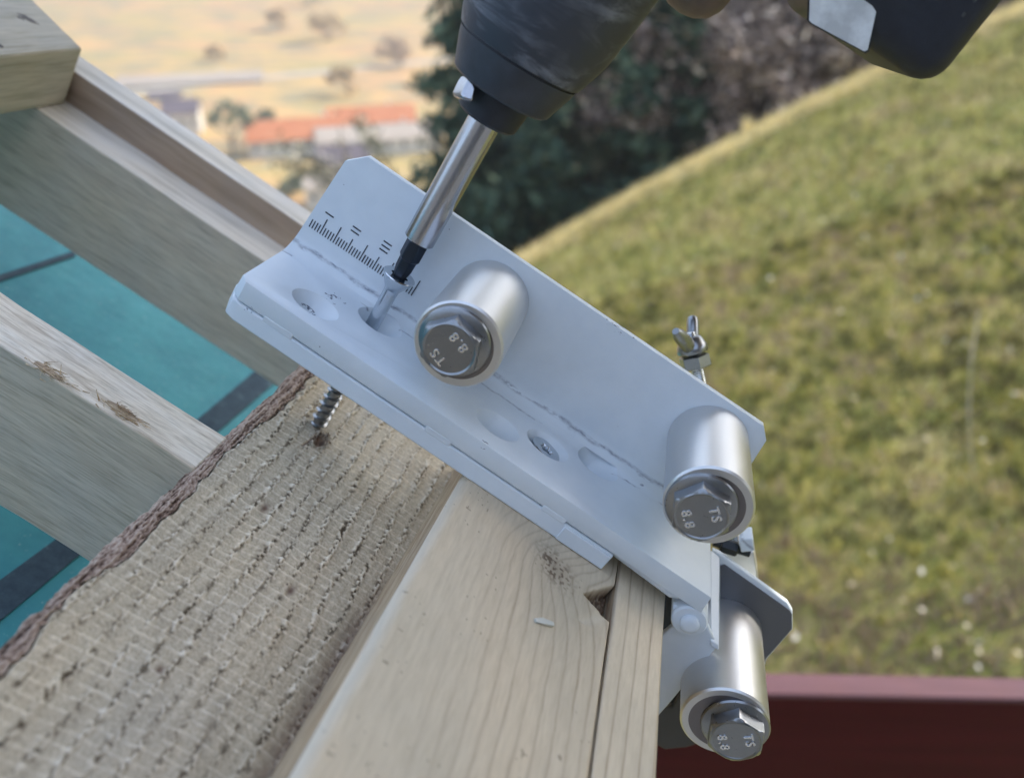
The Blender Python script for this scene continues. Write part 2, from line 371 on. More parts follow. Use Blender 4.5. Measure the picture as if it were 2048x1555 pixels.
M_VAL2 = foliage('brown_autumn_leaves', (.36, .26, .16), (.50, .36, .22), (.62, .46, .29))
M_VAL3 = foliage('poplar_leaves', (.10, .14, .07), (.19, .22, .11), (.30, .31, .16))
M_BARK = wood('tree_bark', (.05, .035, .03), (.09, .07, .055), (.14, .11, .09), 2, 8)
def limb_mesh(pts_r, seg=7):
    V, F = [], []
    for (p0, r0), (p1, r1) in pts_r:
        p0, p1 = Vector(p0), Vector(p1); q = Vector((0, 0, 1)).rotation_difference((p1 - p0).normalized()); b = len(V)
        for p, r_ in ((p0, r0), (p1, r1)):
            for k in range(seg): V.append(p + q @ Vector((r_ * math.cos(6.283 * k / seg), r_ * math.sin(6.283 * k / seg), 0)))
        for k in range(seg): F.append((b + k, b + (k + 1) % seg, b + seg + (k + 1) % seg, b + seg + k))
    return V, F
def conifer(x, y, h, r, mat, label, n=5200, seed=0, group='trees behind the crest of the slope', size=.16):
    z = float(ground_z(x, y)); r_ = np.random.default_rng(seed)
    e = thing('conifer_tree', label, 'tree', Matrix.Translation((x, y, z)), (0, 0, 0), group)
    limbs = [(((0, 0, -.5), .018 * h), ((0, 0, h * .5), .012 * h)), (((0, 0, h * .5), .012 * h), ((0, 0, h * .98), .02))]
    cen = []
    nb = int(h * 7)
    for i in range(nb):
        f = (i + r_.uniform(0, 1)) / nb; hz = h * (.08 + .92 * f); L = r * (1 - f) ** .8 * r_.uniform(.65, 1.15) + .12; a = r_.uniform(0, 6.283)
        d = np.array([math.cos(a), math.sin(a), -.22]); k = max(4, int(n * L / (nb * r * .55)))
        u_ = r_.uniform(.12, 1, k) ** .8; P = np.array([0, 0, hz]) + d * (L * u_)[:, None]; P[:, 2] += .18 * L * u_ ** 2
        cen.append(P + r_.normal(0, .085 * r, (k, 3)) * np.array([1, 1, .6]))
        limbs.append((((0, 0, hz), .012 * h * (1 - f) + .01), (tuple(np.array([0, 0, hz]) + d * L * .8), .008)))
    cen = np.concatenate(cen); V, F = cloud(len(cen), cen, size, 1.3, .8, seed)
    link('crown', raw_mesh('crown', V, F, mat), e); V, F = limb_mesh(limbs); link('trunk', raw_mesh('trunk', V, F, M_BARK, True), e); return e
def broadleaf(x, y, h, r, mat, label, n=4200, seed=0, twig=1.0, group='trees behind the crest of the slope', name='deciduous_tree', size=.13, z=None):
    z = float(ground_z(x, y)) if z is None else z; r_ = np.random.default_rng(seed)
    e = thing(name, label, 'tree', Matrix.Translation((x, y, z)), (0, 0, 0), group)
    limbs = [(((0, 0, -.5), .022 * h), ((0, 0, h * .35), .015 * h))]; tips = []
    def grow(p, d, L, rad, lvl):
        q = p + d * L; limbs.append(((tuple(p), rad), (tuple(q), rad * .6)))
        if lvl == 0: tips.append((p, q)); return
        for _ in range(3 if lvl > 1 else 4):
            nd = d + r_.normal(0, .5, 3); nd[2] = nd[2] * .8 + .18; nd /= np.linalg.norm(nd); grow(q, nd, L * r_.uniform(.6, .85), rad * .55, lvl - 1)
    for _ in range(5):
        d = np.array([r_.normal(0, .5), r_.normal(0, .5), 1.0]); d /= np.linalg.norm(d)
        grow(np.array([0, 0, h * r_.uniform(.2, .36)]), d, h * .2, .010 * h, 3)
    T = np.array([t[0] for t in tips]); T2_ = np.array([t[1] for t in tips]); i = r_.integers(0, len(T), n); u_ = r_.uniform(0, 1.3, n)[:, None]
    cen = T[i] + (T2_[i] - T[i]) * u_ + r_.normal(0, .055 * r, (n, 3)); V, F = cloud(n, cen, size, twig, 0, seed)
    link('crown', raw_mesh('crown', V, F, mat), e); V, F = limb_mesh(limbs, 5); link('trunk', raw_mesh('trunk', V, F, M_BARK, True), e); return e
def at_dist(pxx, d):                            # x,y of ground below the view column pxx at distance d
    p = px(pxx, 300, 1.0); k = d / math.hypot(p[0], p[1]); return p[0] * k, p[1] * k
LAB = [
 (935, 25, 'c', 15, 3.0, M_CONIF, 'tall dark spruce at the left end of the wood, against the orange fields'),
 (1010, 30, 'c', 15, 3.0, M_CONIF2, 'olive tinged conifer directly behind the tip of the driver'),
 (1085, 23, 'c', 9, 2.6, M_CONIF, 'low dark conifer just above the left end of the grassy crest'),
 (1130, 33, 'b', 15, 3.6, M_OLIVE, 'loose olive leaved tree right of the driver nose'),
 (1180, 26, 'c', 11, 2.2, M_CONIF2, 'slim olive conifer between the driver and the dark spruce'),
 (1320, 23, 'c', 12, 2.3, M_CONIF, 'narrow dark green spruce in the middle of the wood'),
 (1240, 34, 'b', 17, 3.8, M_OLIVE, 'pale speckled leafy tree behind the narrow spruce'),
 (1385, 25, 'b', 12, 3.0, M_BROWN, 'brown leafless tree right of the narrow spruce'),
 (1460, 29, 'b', 15, 3.6, M_BROWN, 'wide brown bare tree above the straw clump on the crest'),
 (1560, 24, 'b', 11, 3.2, M_BROWN, 'reddish brown bare tree left of the battery'),
 (1660, 28, 'b', 15, 3.8, M_BROWN, 'brown bare tree behind the battery, farther right'),
 (1770, 25, 'b', 12, 3.4, M_BROWN, 'brown bare tree farthest right, low behind the crest'),
 (1400, 38, 'b', 22, 4.6, M_OLIVE, 'tall pale leaved tree at the back of the wood'),
 (1050, 42, 'c', 24, 4.0, M_CONIF, 'high dark fir at the back of the wood behind the driver'),
 (1560, 40, 'b', 24, 5.0, M_BROWN, 'high brown tree at the back right of the wood'),
 (1850, 36, 'b', 20, 5.0, M_BROWN, 'brown tree top hidden mostly by the battery'),
 (950, 21, 'c', 7.5, 1.9, M_CONIF, 'small dark spruce low beside the white plate'),
]
for i, (pxx, d, k, h, r, m_, lab) in enumerate(LAB):
    x, y = at_dist(pxx, d); z0 = float(ground_z(x, y))
    top_needed = -d * math.tan(R(7.4 if d > 22 else 14)) + 3.0
    hh = max(h, top_needed - z0 + (0 if i not in (2, 16) else -5))
    if k == 'c': conifer(x, y, hh, r, m_, lab, n=10500, seed=i + 10, size=.19)
    else: broadleaf(x, y, hh, r, m_, lab, n=7500, seed=i + 10, size=.11, twig=1.6)

# ------------------------------------------------------------------ valley: road, houses, hall, trees
def floor_pt(x, y):
    d = px(x, y, 1.0); k = VALLEY / d[2]; p = d * k
    for _ in range(4): p = d * (float(ground_z(p[0], p[1])) / d[2])
    return p
M_WALLW = Mt('white_render', .8, color=(.62, .60, .54)).m
M_ROOFO = wood('orange_roof_tiles', (.52, .15, .06), (.62, .22, .09), (.68, .28, .14), 0, 1.5)
M_ROOFD = wood('dark_roof_tiles', (.10, .08, .10), (.15, .12, .14), (.2, .16, .17), 0, 1.5)
M_ROOFP = wood('pale_sheet_roof', (.40, .33, .27), (.48, .40, .33), (.54, .47, .39), 0, 1.5)
M_WIN = Mt('window_glass', .1, color=(.04, .05, .07)).m
def house(pxx, pyy, wd, dp, ht, rot, roofm, label, rise=2.4, wallm=None, name='village_house', win=3):
    p = floor_pt(pxx, pyy); z = float(ground_z(p[0], p[1])) - .3
    e = thing(name, label, 'house', Matrix.Translation((p[0], p[1], z)) @ Matrix.Rotation(rot, 4, 'Z'))
    bm = bmesh.new(); box(bm, -wd / 2, wd / 2, -dp / 2, dp / 2, 0, ht)
    prism(bm, [(-wd / 2 + .02, -dp / 2 + .02, ht - .01), (-wd / 2 + .02, dp / 2 - .02, ht - .01), (-wd / 2 + .02, 0, ht + rise - .25)], (wd - .04, 0, 0))
    link('wall', mesh_of('wall', bm, wallm or M_WALLW, 0, 1), e)
    bm = bmesh.new()
    for sg in (-1, 1):
        prism(bm, [(-wd / 2 - .5, sg * (dp / 2 + .6), ht - .3), (wd / 2 + .5, sg * (dp / 2 + .6), ht - .3), (wd / 2 + .5, sg * .01, ht + rise), (-wd / 2 - .5, sg * .01, ht + rise)], (0, 0, .25))
    rf = link('roof', mesh_of('roof', bm, roofm, 0, 1), e)
    bm = bmesh.new(); box(bm, wd * .2, wd * .2 + .7, -.35 + dp * .15, .35 + dp * .15, ht + rise * .4, ht + rise + .9); link('chimney', mesh_of('chimney', bm, wallm or M_WALLW, 0, 1), rf)
    for i in range(win):
        bm = bmesh.new(); xx = -wd / 2 + wd * (i + .5) / win; box(bm, xx - .55, xx + .55, -dp / 2 - .06, -dp / 2 + .1, ht * .45, ht * .45 + 1.3)
        link('window', mesh_of('window', bm, M_WIN, 0, 1), e)
    return e
house(372, 262, 8.5, 8, 6.0, R(12), M_ROOFD, 'white house with dark roof just above the rabbeted timber', 2.4)
house(610, 300, 26, 9, 4.5, R(14), M_ROOFO, 'long building with orange roof left of the dark roofed one', 3.4, win=8)
house(745, 265, 22, 8, 4, R(12), M_ROOFO, 'orange roofed building touching the edge of the wood', 3.0, win=6)
house(760, 298, 30, 9, 4, R(13), M_ROOFP, 'long low hall with pale pinkish roof in front of the wood', 2.2, win=8)
house(690, 348, 11, 8, 4, R(10), M_ROOFD, 'building with dark purple roof behind the chamfered plate corner', 2.8)
house(650, 408, 6.5, 6, 5, R(6), M_ROOFP, 'small bright white house beside the plate edge', 1.2, win=2)
house(385, 168, 44, 7, 1.6, R(13), M_ROOFP, 'very long pale roofed greenhouse across the fields', 1.8, name='greenhouse', win=0)
house(332, 200, 9, 3, 1.6, R(13), M_ROOFD, 'thin dark barn roof above the white house', 1.0, name='barn', win=1)
for i, (x, y, h, r, m_, lab) in enumerate([(468, 312, 15, 3.2, M_VAL3, 'tall green poplar left of the orange roofs'), (540, 278, 8.5, 4, M_VAL3, 'round dark green tree behind the orange roof'),
      (585, 385, 7, 2.5, M_VAL3, 'small green tree below the orange roof'), (655, 80, 22, 10, M_VAL, 'large pale autumn tree out in the fields'), (700, 190, 16, 9, M_VAL, 'spreading pale tree above the orange roofs'),
      (560, 60, 14, 8, M_VAL, 'faint autumn tree near the top of the fields'), (800, 130, 18, 9, M_VAL2, 'brown tree in the fields beside the wood'), (620, 10, 20, 4, M_VAL3, 'dark poplar at the very top of the fields'),
      (430, 120, 9, 7, M_VAL, 'low tree in the orange field above the greenhouse')]):
    p = floor_pt(x, y); broadleaf(p[0], p[1], h, r, m_, lab, n=1500, seed=60 + i, group='trees standing in the valley', name='valley_tree', size=.55, twig=1.0, z=float(ground_z(p[0], p[1])) - (0 if i < 2 else .32) * h)
# field track
tp = [floor_pt(*q) for q in ((-300, 262), (60, 205), (240, 190), (520, 158), (900, 120), (1400, 60))]
V, F = [], []
for i, p in enumerate(tp):
    d = (tp[min(i + 1, 5)] - tp[max(i - 1, 0)]); nrm = np.array([-d[1], d[0], 0]); nrm /= np.linalg.norm(nrm)
    for sg in (-3, 3):
        q = p + nrm * sg; V.append((q[0], q[1], float(ground_z(q[0], q[1])) + .25))
for i in range(5): F.append((2 * i, 2 * i + 1, 2 * i + 3, 2 * i + 2))
tag(link('track', raw_mesh('track', V, F, Mt('pale_gravel', .9, color=(.42, .37, .30)).m)), 'pale gravel track across the fields', None, None, 'structure')

# pale clump and stalk on the slope
p0 = plane_hit(1492, 268); bm = bmesh.new()
for i in range(90):
    a = rng.uniform(0, 6.28); rr_ = rng.uniform(0, .04); b = Vector((p0[0] + rr_ * math.cos(a), p0[1] + rr_ * math.sin(a), float(ground_z(p0[0], p0[1])) - .01))
    tpv = b + Vector((rng.normal(0, .05), rng.normal(0, .05), rng.uniform(.12, .30))); wv = Vector((.006, .003, 0))
    bm.faces.new([bm.verts.new(b - wv), bm.verts.new(b + wv), bm.verts.new(tpv)])
tag(link('grass_clump', mesh_of('grass_clump', bm, mdry.m, 0, 1)), 'upright straw coloured grass clump standing on the crest', 'plant')
q0, q1 = plane_hit(1945, 945), plane_hit(1960, 640)
bm = bmesh.new(); pts = [Vector(q0), Vector(px(1938, 830, 4.7)), Vector(px(1942, 720, 4.7)), Vector(px(1958, 622, 4.75))]
pts[0] = Vector(q0); vs_ = [bm.verts.new(p) for p in pts]
for a, b in zip(pts, pts[1:]):
    q = Vector((0, 0, 1)).rotation_difference((b - a).normalized()); ra, rb = [], []
    for k in range(6):
        o_ = q @ Vector((.006 * math.cos(k * 1.047), .006 * math.sin(k * 1.047), 0)); ra.append(bm.verts.new(a + o_)); rb.append(bm.verts.new(b + o_ * .8))
    for k in range(6): bm.faces.new((ra[k], ra[(k + 1) % 6], rb[(k + 1) % 6], rb[k]))
for v_ in vs_: bm.verts.remove(v_)
tag(link('dry_stalk', mesh_of('dry_stalk', bm, Mt('pale_stalk', .8, color=(.42, .36, .25)).m, 0, 1)), 'thin pale stalk bending up from the grass at the right', 'plant')

# ------------------------------------------------------------------ red rail (bottom right)
M_RED = Mt('red_painted_wood', .6, spec=.15)
nr = M_RED.noise(M_RED.coord((3, 60, 60)), 1, 4); M_RED.color(M_RED.ramp(nr, [(.3, (.060, .007, .010)), (.7, (.082, .010, .014))])).bump(nr, .3, .001)
M_RED2 = wood('skylit_red_paint', (.12, .056, .066), (.16, .078, .09), (.20, .105, .115), 0, 12)  # same red paint as the face, lightened to imitate sky reflection
pA, pB = px(1535, 1381, .95), px(2048, 1404, .95); dv = Vector(pB - pA); dv.z = 0; dv.normalize()
rail = thing('red_rail', 'dark red painted timber rail running below the right side of the bracket', 'rail', Matrix.Translation(Vector(pA)) @ Vector((1, 0, 0)).rotation_difference(dv).to_matrix().to_4x4())
bm = bmesh.new(); box(bm, -.55, 1.6, .003, .0245, -.34, -.0095)
o = link('face_board', mesh_of('face_board', bm, M_RED.m, 0, 1), rail); add_bevel(o, .002)
bm = bmesh.new(); box(bm, -.56, 1.6, -.004, .026, -.009, 0)
o = link('cap_board', mesh_of('cap_board', bm, M_RED2, 0, 1), rail); add_bevel(o, .003)

# ------------------------------------------------------------------ teal panel under the timbers
M_TEAL = Mt('teal_paint', .5, spec=.4)
nT = M_TEAL.noise(M_TEAL.coord((14, 14, 14)), 1, 4); nT2 = M_TEAL.noise(M_TEAL.coord((420, 420, 420)), 1, 3)
cT = M_TEAL.ramp(nT, [(.35, (.055, .30, .34)), (.65, (.085, .38, .41))])
nT3 = M_TEAL.noise(M_TEAL.coord((50, 20, 50)), 1, 6, .7)
cT = M_TEAL.mix(1.0, cT, M_TEAL.ramp(nT3, [(.3, (.78, .82, .84)), (.6, WHT)]), 'MULTIPLY'); M_TEAL.bump(nT, .4, .01)
cT = M_TEAL.mix(M_TEAL.ramp(nT2, [(.66, BLK), (.72, (.35,) * 3)]), cT, (.5, .6, .6)); M_TEAL.color(cT)
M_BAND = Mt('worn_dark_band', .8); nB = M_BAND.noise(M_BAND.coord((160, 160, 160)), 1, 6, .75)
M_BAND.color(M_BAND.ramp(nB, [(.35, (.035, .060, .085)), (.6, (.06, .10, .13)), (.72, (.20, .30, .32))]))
TT = -215
tp_ = thing('teal_panel', 'teal painted panel with dark worn bands below the left timbers', 'panel', FR, (-.15, TT / 1000, 0))
bm = bmesh.new(); box(bm, -620, 40, TT - 12, TT, -196, 420); o = link('panel', mesh_of('panel', bm, M_TEAL.m), tp_)
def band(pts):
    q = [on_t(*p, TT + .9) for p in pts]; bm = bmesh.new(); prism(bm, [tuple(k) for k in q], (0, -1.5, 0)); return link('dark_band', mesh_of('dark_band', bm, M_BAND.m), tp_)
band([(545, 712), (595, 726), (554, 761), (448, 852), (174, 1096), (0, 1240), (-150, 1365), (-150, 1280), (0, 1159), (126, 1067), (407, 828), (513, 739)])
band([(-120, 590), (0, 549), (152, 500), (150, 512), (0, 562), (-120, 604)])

# ------------------------------------------------------------------ timbers
W_L1 = wood('skylit_spruce_top', (.78, .71, .62), (.84, .77, .69), (.88, .82, .74), 0, 60)  # top faces: skylight put into the colour
W_RIS = wood('shaded_rabbet_side', (.40, .29, .22), (.46, .35, .265), (.52, .40, .31), 0, 60)  # riser: browner and darker to imitate its shade
W_L2 = wood('grey_green_spruce', (.26, .25, .195), (.33, .315, .245), (.44, .40, .31), 0, 210)
W_BLK = wood('block_spruce', (.46, .42, .345), (.54, .49, .40), (.60, .54, .45), 2, 110)
W_SIDE = wood('shaded_timber_side', (.52, .455, .36), (.60, .53, .42), (.68, .60, .48), 0, 240)  # same timber as its top, toned down as the shaded side
def strip_obj(name, s0, s1, prof, mats, parent=None, face_mat=None, seg=40, wob=.25):
    """timber along x with section prof [(t,w)...]; small irregularities; material index chosen per section edge"""
    V = []; n = len(prof); xs = np.linspace(s0, s1, seg)
    for i, x in enumerate(xs):
        for j, (t, w_) in enumerate(prof):
            V.append((x, t + wob * (vnoise(np.array(x * .06), np.array(j * 3.1), 3) - .5), w_ + wob * (vnoise(np.array(x * .06), np.array(j * 5.7), 8) - .5)))
    F = []
    bm = bmesh.new(); vs = [bm.verts.new(Vector([float(q) for q in v_])) for v_ in V]
    for i in range(seg - 1):
        for j in range(n):
            f = bm.faces.new((vs[i * n + j], vs[i * n + (j + 1) % n], vs[(i + 1) * n + (j + 1) % n], vs[(i + 1) * n + j])); f.material_index = face_mat[j] if face_mat else 0
    bm.faces.new(vs[:n][::-1]); bm.faces.new(vs[-n:])
    me = mesh_of(name, bm, mats[0]);
    for m_ in mats[1:]: me.materials.append(m_)
    return me
W_SIDE1 = wood('shaded_spruce_side', (.60, .50, .40), (.69, .585, .47), (.77, .67, .55), 0, 200)  # side toned below the top faces, shade put into the colour
me = strip_obj('rabbeted_timber', -420, -8, [(-90, -90), (-90, -113.5), (-73, -113.5), (-73, -133), (-150, -133), (-150, -90)], [W_L1, W_SIDE1, W_RIS], None, [0, 2, 0, 0, 1, 1])
o = link('rabbeted_timber', me, None, FR); add_bevel(o, .0006); tag(o, 'long rabbeted timber with a pale stepped top, farther of the two on the left', 'timber')
me = strip_obj('lower_timber', -420, -50.6, [(-84, 68), (-84, 45.5), (-150, 45.5), (-150, 68)], [W_L1, W_SIDE], None, [0, 0, 1, 1], wob=.9)
W_ROUGHTOP = wood('rough_skylit_top', (.58, .49, .39), (.84, .76, .65), (.92, .86, .77), 0, 420)  # top of the nearer timber, lightened as if lit by the sky
me.materials[0] = W_ROUGHTOP
o = link('lower_timber', me, None, FR); add_bevel(o, .0007); tag(o, 'rough timber with splintered knots on its pale top, butting the barked board', 'timber')
M_SPL = wood('splintered_wood', (.30, .20, .11), (.58, .43, .27), (.80, .70, .52), 0, 700)
for (hx, hy, nn_, ww) in ((95, 742, 60, 7), (243, 822, 75, 8)):
    q0 = on_t(hx, hy, -84); bm = bmesh.new()
    for i in range(nn_):
        b = Vector((q0[0] + rng.normal(0, ww * .55), -84.2, q0[2] + rng.normal(0, 1.5))); L_ = rng.uniform(1.2, 4.5)
        dd_ = Vector((rng.normal(.7, .5), rng.uniform(-.1, .35), rng.normal(.1, .4))).normalized(); wv = Vector((.0, .1, rng.uniform(.12, .4)))
        prism(bm, [b - wv, b + wv, b + dd_ * L_ + wv * .2], (.1, .22, .0))
    link('splinter', mesh_of('splinter', bm, M_SPL, 0), o)
    bm = bmesh.new(); pts = [(q0[0] + (ww * .8 + rng.uniform(-1, 1)) * math.cos(k * .52), -83.75, q0[2] - .3 + (1.5 + rng.uniform(-.5, .5)) * math.sin(k * .52)) for k in range(12)]
    prism(bm, pts, (0, -.5, 0)); link('knot', mesh_of('knot', bm, wood('knot_wood', (.26, .19, .13), (.42, .32, .23), (.58, .47, .34), 0, 900), 0), o)
bm = bmesh.new(); prism(bm, [(-236, -89.5, -109.5), (-236, -89.5, 60), (-420, -89.5, 60), (-420, -89.5, -178)], (0, 31.5, 0))
o = link('timber_block', mesh_of('timber_block', bm, W_BLK), None, FR); add_bevel(o, .0012); tag(o, 'thick pale timber block lying across the rabbeted timber in the top left corner', 'timber')
M_KNOT = wood('dark_knot', (.07, .06, .06), (.14, .12, .11), (.22, .19, .17), 0, 900)
for (hx, hy, ra_, rb_) in ((57, 38, 5.2, 2.0), (-3, 90, 2.4, 1.6), (42, 36, 1.8, 1.3)):
    q0 = on_t(hx, hy, -57.9); bm = bmesh.new(); pts = [(q0[0] + ra_ * rng.uniform(.7, 1.15) * math.cos(k * .45), -57.86, q0[2] - .5 * ra_ * math.cos(k * .45) * .3 + rb_ * rng.uniform(.7, 1.15) * math.sin(k * .45)) for k in range(14)]
    prism(bm, pts, (0, -.3, 0)); link('knot', mesh_of('knot', bm, M_KNOT, 0), o)

# rough sawn board with bark ---------------------------------------------------
mw = Mt('rough_sawn_spruce', .85, spec=.15)
n5 = mw.noise(mw.coord((30, 30, 14)), 1, 4); n6 = mw.noise(mw.coord((900, 900, 900)), 1, 4, .7)
c = mw.ramp(mw.attr('tone'), [(.0, (.10, .075, .05)), (.22, (.30, .25, .185)), (.48, (.55, .47, .355)), (.72, (.76, .67, .53)), (1, (.94, .87, .75))])
c = mw.mix(1.0, c, mw.ramp(n5, [(.3, (.86, .88, .90)), (.55, (1, .98, .93)), (.75, (1.0, .93, .84))]), 'MULTIPLY'); c = mw.mix(1.0, c, mw.ramp(n6, [(.3, (.78,) * 3), (.6, WHT)]), 'MULTIPLY')
c = mw.mix(mw.attr('brown'), c, (.16, .10, .075)); mw.color(c).bump(n6, .5, .0004)
e_b1 = thing('rough_sawn_board', 'wide rough sawn board with a bark edge under the screw tip', 'board', FR, (-.012, -.106, .1))
s_ = np.arange(-50, 29.6, .42); w_ = np.arange(-46, 262, .42); SS, WW = np.meshgrid(s_, w_, indexing='ij')
def rough_board(SS, WW):
    wv = WW + 3.0 * (fbm(SS * .02, WW * .012, 4) - .5) * 4 + .035 * (SS + 12) + .0006 * (SS + 12) ** 2
    ph = wv / 4.05; rowi = np.floor(ph); fr = ph - rowi
    line = np.exp(-((fr - .5) / .085) ** 2)
    brk = np.clip(vnoise(SS * .28, rowi * 7.3, 11) * 1.8 - .1, 0, 1)
    row = SS + 3.4 * (fbm(SS * .05, WW * .028, 8) - .5) * 2 + .9 * (vnoise(SS * .2, WW * .12, 9) - .5); pr = row / 6.2; fr2 = pr - np.floor(pr); furrow = np.exp(-((fr2 - .5) / .17) ** 2)
    fz = vnoise(SS * 1.5, WW * .9, 2); fz2 = vnoise(SS * 2.1 + 7, WW * 2.1, 6); clump = np.clip(vnoise(SS * .3, WW * .16, 33) * 2.2 - .5, 0, 1)
    fuzz = furrow * (fz > .52) * fz * (.35 + clump)
    far_ = np.clip((WW - 20) / 130, 0, 1)
    h = .24 * line * brk + (.92 - .45 * far_) * fuzz + .30 * (fbm(SS * .25, WW * .05, 12) - .5) + .16 * (fz2 - .5)
    tone = .50 + .26 * line * brk + (.44 - .12 * far_) * fuzz + .22 * (fbm(SS * .8, WW * .08, 13) - .5) + .26 * (fz2 - .5) - .34 * furrow * (fz < .34) * (.4 + vnoise(SS * .12, WW * .1, 55)) - .07 * furrow - .20 * np.roll(fuzz, 2, 1) * (fuzz < .2)
    return h, tone
H, TN = rough_board(SS, WW)
# wane at the right edge, and the torn screw hole
rw = np.clip((SS - (17 + 5 * vnoise(WW * .03, WW * 0, 3) - .03 * (WW - 40))) / 5, 0, 1) * np.clip((WW - 50) / 40, 0, 1)
H = H - rw * 1.5; brown = .75 * rw * (.5 + .5 * vnoise(SS * .9, WW * .5, 19))
ENT = on_t(633, 852, -82); HOLE = on_t(640, 880, -82)
dh = np.hypot(SS - HOLE[0], (WW - HOLE[2]) * .62); H = H - 2.6 * np.exp(-(dh / 2.3) ** 2) + .9 * np.exp(-((dh - 3.3) / .8) ** 2) * (vnoise(SS * 1.4, WW * 1.4, 5) > .5); brown = np.maximum(brown, np.exp(-(dh / 2.6) ** 4) * .9)
cr = np.exp(-((SS + 26.6 + .16 * (WW - HOLE[2])) / .35) ** 2) * ((WW > HOLE[2]) & (WW < HOLE[2] + 9)); H -= cr * .8; brown = np.maximum(brown, cr)
for (hx, hy, l_, wd_) in ((530, 1015, 3.5, .8), (582, 1180, 3.0, .8), (320, 1338, 2.0, .6), (1015, 0, 0.1, .1)):
    q = on_t(hx, hy, -82); k_ = np.exp(-((SS - q[0]) / (wd_ * 1.6)) ** 2 - ((WW - q[2]) / (l_ * .7)) ** 2); brown = np.maximum(brown, k_); H -= .4 * k_
warm = np.exp(-((SS - 2) / 26) ** 4 - ((WW - 2) / 24) ** 4); TN = TN + .20 * warm
bedge = -45.3 + 3.4 * (fbm(WW * .045, WW * 0, 23) - .5) * 2 + 1.2 * (vnoise(WW * .35, WW * 0, 29) - .5) - 1.5 * np.clip((WW - 20) / 60, 0, 1)
H = H - 4.0 * np.clip((bedge + .6 - SS) / .8, 0, 1)
me = grid_mesh('board', SS * .001, (-82 + H) * .001, WW * .001, mw.m, {'tone': np.clip(TN, 0, 1).ravel(), 'brown': brown.ravel()})
b1 = link('board', me, e_b1)
bm = bmesh.new(); box(bm, -49.5, 25.8, -107, -88, -45.9, 262); link('board_core', mesh_of('board_core', bm, mw.m), e_b1)
# bark
sb = np.linspace(0, 1, 44); wb = np.arange(-46, 262, .5); SB, WB = np.meshgrid(sb, wb, indexing='ij')
edge = -45.3 + 3.4 * (fbm(WB * .045, WB * 0, 23) - .5) * 2 + 1.2 * (vnoise(WB * .35, WB * 0, 29) - .5) + .8 * (vnoise(WB * 1.3, WB * 0, 30) - .5) - 1.5 * np.clip((WB - 20) / 60, 0, 1); outer = -53.0 + 1.2 * (fbm(WB * .12, WB * 0, 51) - .5) * 2 + .9 * (vnoise(WB * .8, WB * 0, 52) - .5)
BS = outer + (edge - outer) * SB; prof = -82.6 + .35 * np.sin(SB * math.pi) - 4.5 * (1 - SB) ** 2 - 9 * np.clip(.1 - SB, 0, 1) * 10
rid = fbm(BS * 1.3, WB * .09, 41, 4); rough_ = fbm(BS * 2.4, WB * 1.1, 43, 3)
BT = prof + 1.7 * (rid - .5) * np.clip(SB * 6, 0, 1) * np.clip((1 - SB) * 6, .15, 1) + 1.2 * (rough_ - .5)
mbk = Mt('bark', .95, spec=.1); mbk.color(mbk.ramp(mbk.attr('tone'), [(.25, (.06, .036, .028)), (.42, (.20, .135, .10)), (.6, (.34, .245, .19)), (.8, (.52, .41, .33))])).bump(mbk.noise(mbk.coord((1200, 1200, 500)), 1, 3), .5, .0004)
link('bark', grid_mesh('bark', BS * .001, BT * .001, WB * .001, mbk.m, {'tone': np.clip(.5 + 1.1 * (rid - .5) + 1.0 * (rough_ - .5) + .12, 0, 1).ravel()}), e_b1)

# planed board ----------------------------------------------------------------
mp = Mt('planed_spruce', .62, spec=.3)
n7 = mp.noise(mp.coord((26, 26, 12)), 1, 3); n8 = mp.noise(mp.coord((700, 700, 110)), 1, 4, .65)
c = mp.ramp(n7, [(.3, (.58, .51, .39)), (.5, (.66, .57, .43)), (.72, (.70, .58, .42))])
c = mp.mix(1.0, c, mp.ramp(n8, [(.3, (.88, .87, .85)), (.6, WHT)]), 'MULTIPLY')
c = mp.mix(mp.attr('grain'), c, (.27, .19, .125)); c = mp.mix(mp.attr('stain_shade'), c, (.12, .075, .045)); c = mp.mix(mp.attr('fresh'), c, (.70, .66, .56)); mp.color(c).bump(n8, .12, .0004)
def S2q(a): return a * .15
def board2(SS, WW):
    d2 = np.hypot((SS - 76) / 1.0, (WW - 52) / 1.25); ang = SS * 0
    bend = 9.5 * np.exp(-(d2 / 17) ** 2) * np.tanh((WW - 46) / 9) - 5.5 * np.exp(-((SS - 58) / 16) ** 2 - ((WW - 38) / 15) ** 2)
    q = SS - .012 * (WW - 50) + bend + 1.1 * (fbm(SS * .05, WW * .02, 61) - .5) * 2 + .5 * (vnoise(SS * .3, WW * .25, 62) - .5)
    sp = 5.4; ph = q / sp + .0020 * q * q / sp * .3; fr = ph - np.floor(ph); wd_ = .07 + .03 * vnoise(np.floor(ph) * 3.3, WW * .02, 64)
    line = np.exp(-((fr - .5) / wd_) ** 2); soft = np.clip((fr - .1) / .4, 0, 1) * (fr < .5)
    side = np.clip((SS - 38) / 25, .12, 1)
    grain = (line * (.30 + .22 * vnoise(S2q(SS), WW * .06, 91)) + soft * .14) * side * (.55 + .6 * fbm(SS * .2, WW * .05, 65)) + .16 * fbm(SS * 1.6, WW * .05, 66)
    kn = np.exp(-((SS - 70 - .35 * (WW - 58)) / 5.5) ** 2 - ((WW - 57) / 6) ** 2); sp_ = vnoise(SS * 1.1, WW * 1.0, 67); stain_shade = np.clip(kn * 1.3 * (sp_ > .60) + .30 * kn, 0, .85)
    stain_shade = np.maximum(stain_shade, .55 * ((vnoise(SS * .9 + 3, WW * .8, 68) > .93) & (vnoise(SS * .08, WW * .05, 69) > .55)))
    return grain, stain_shade
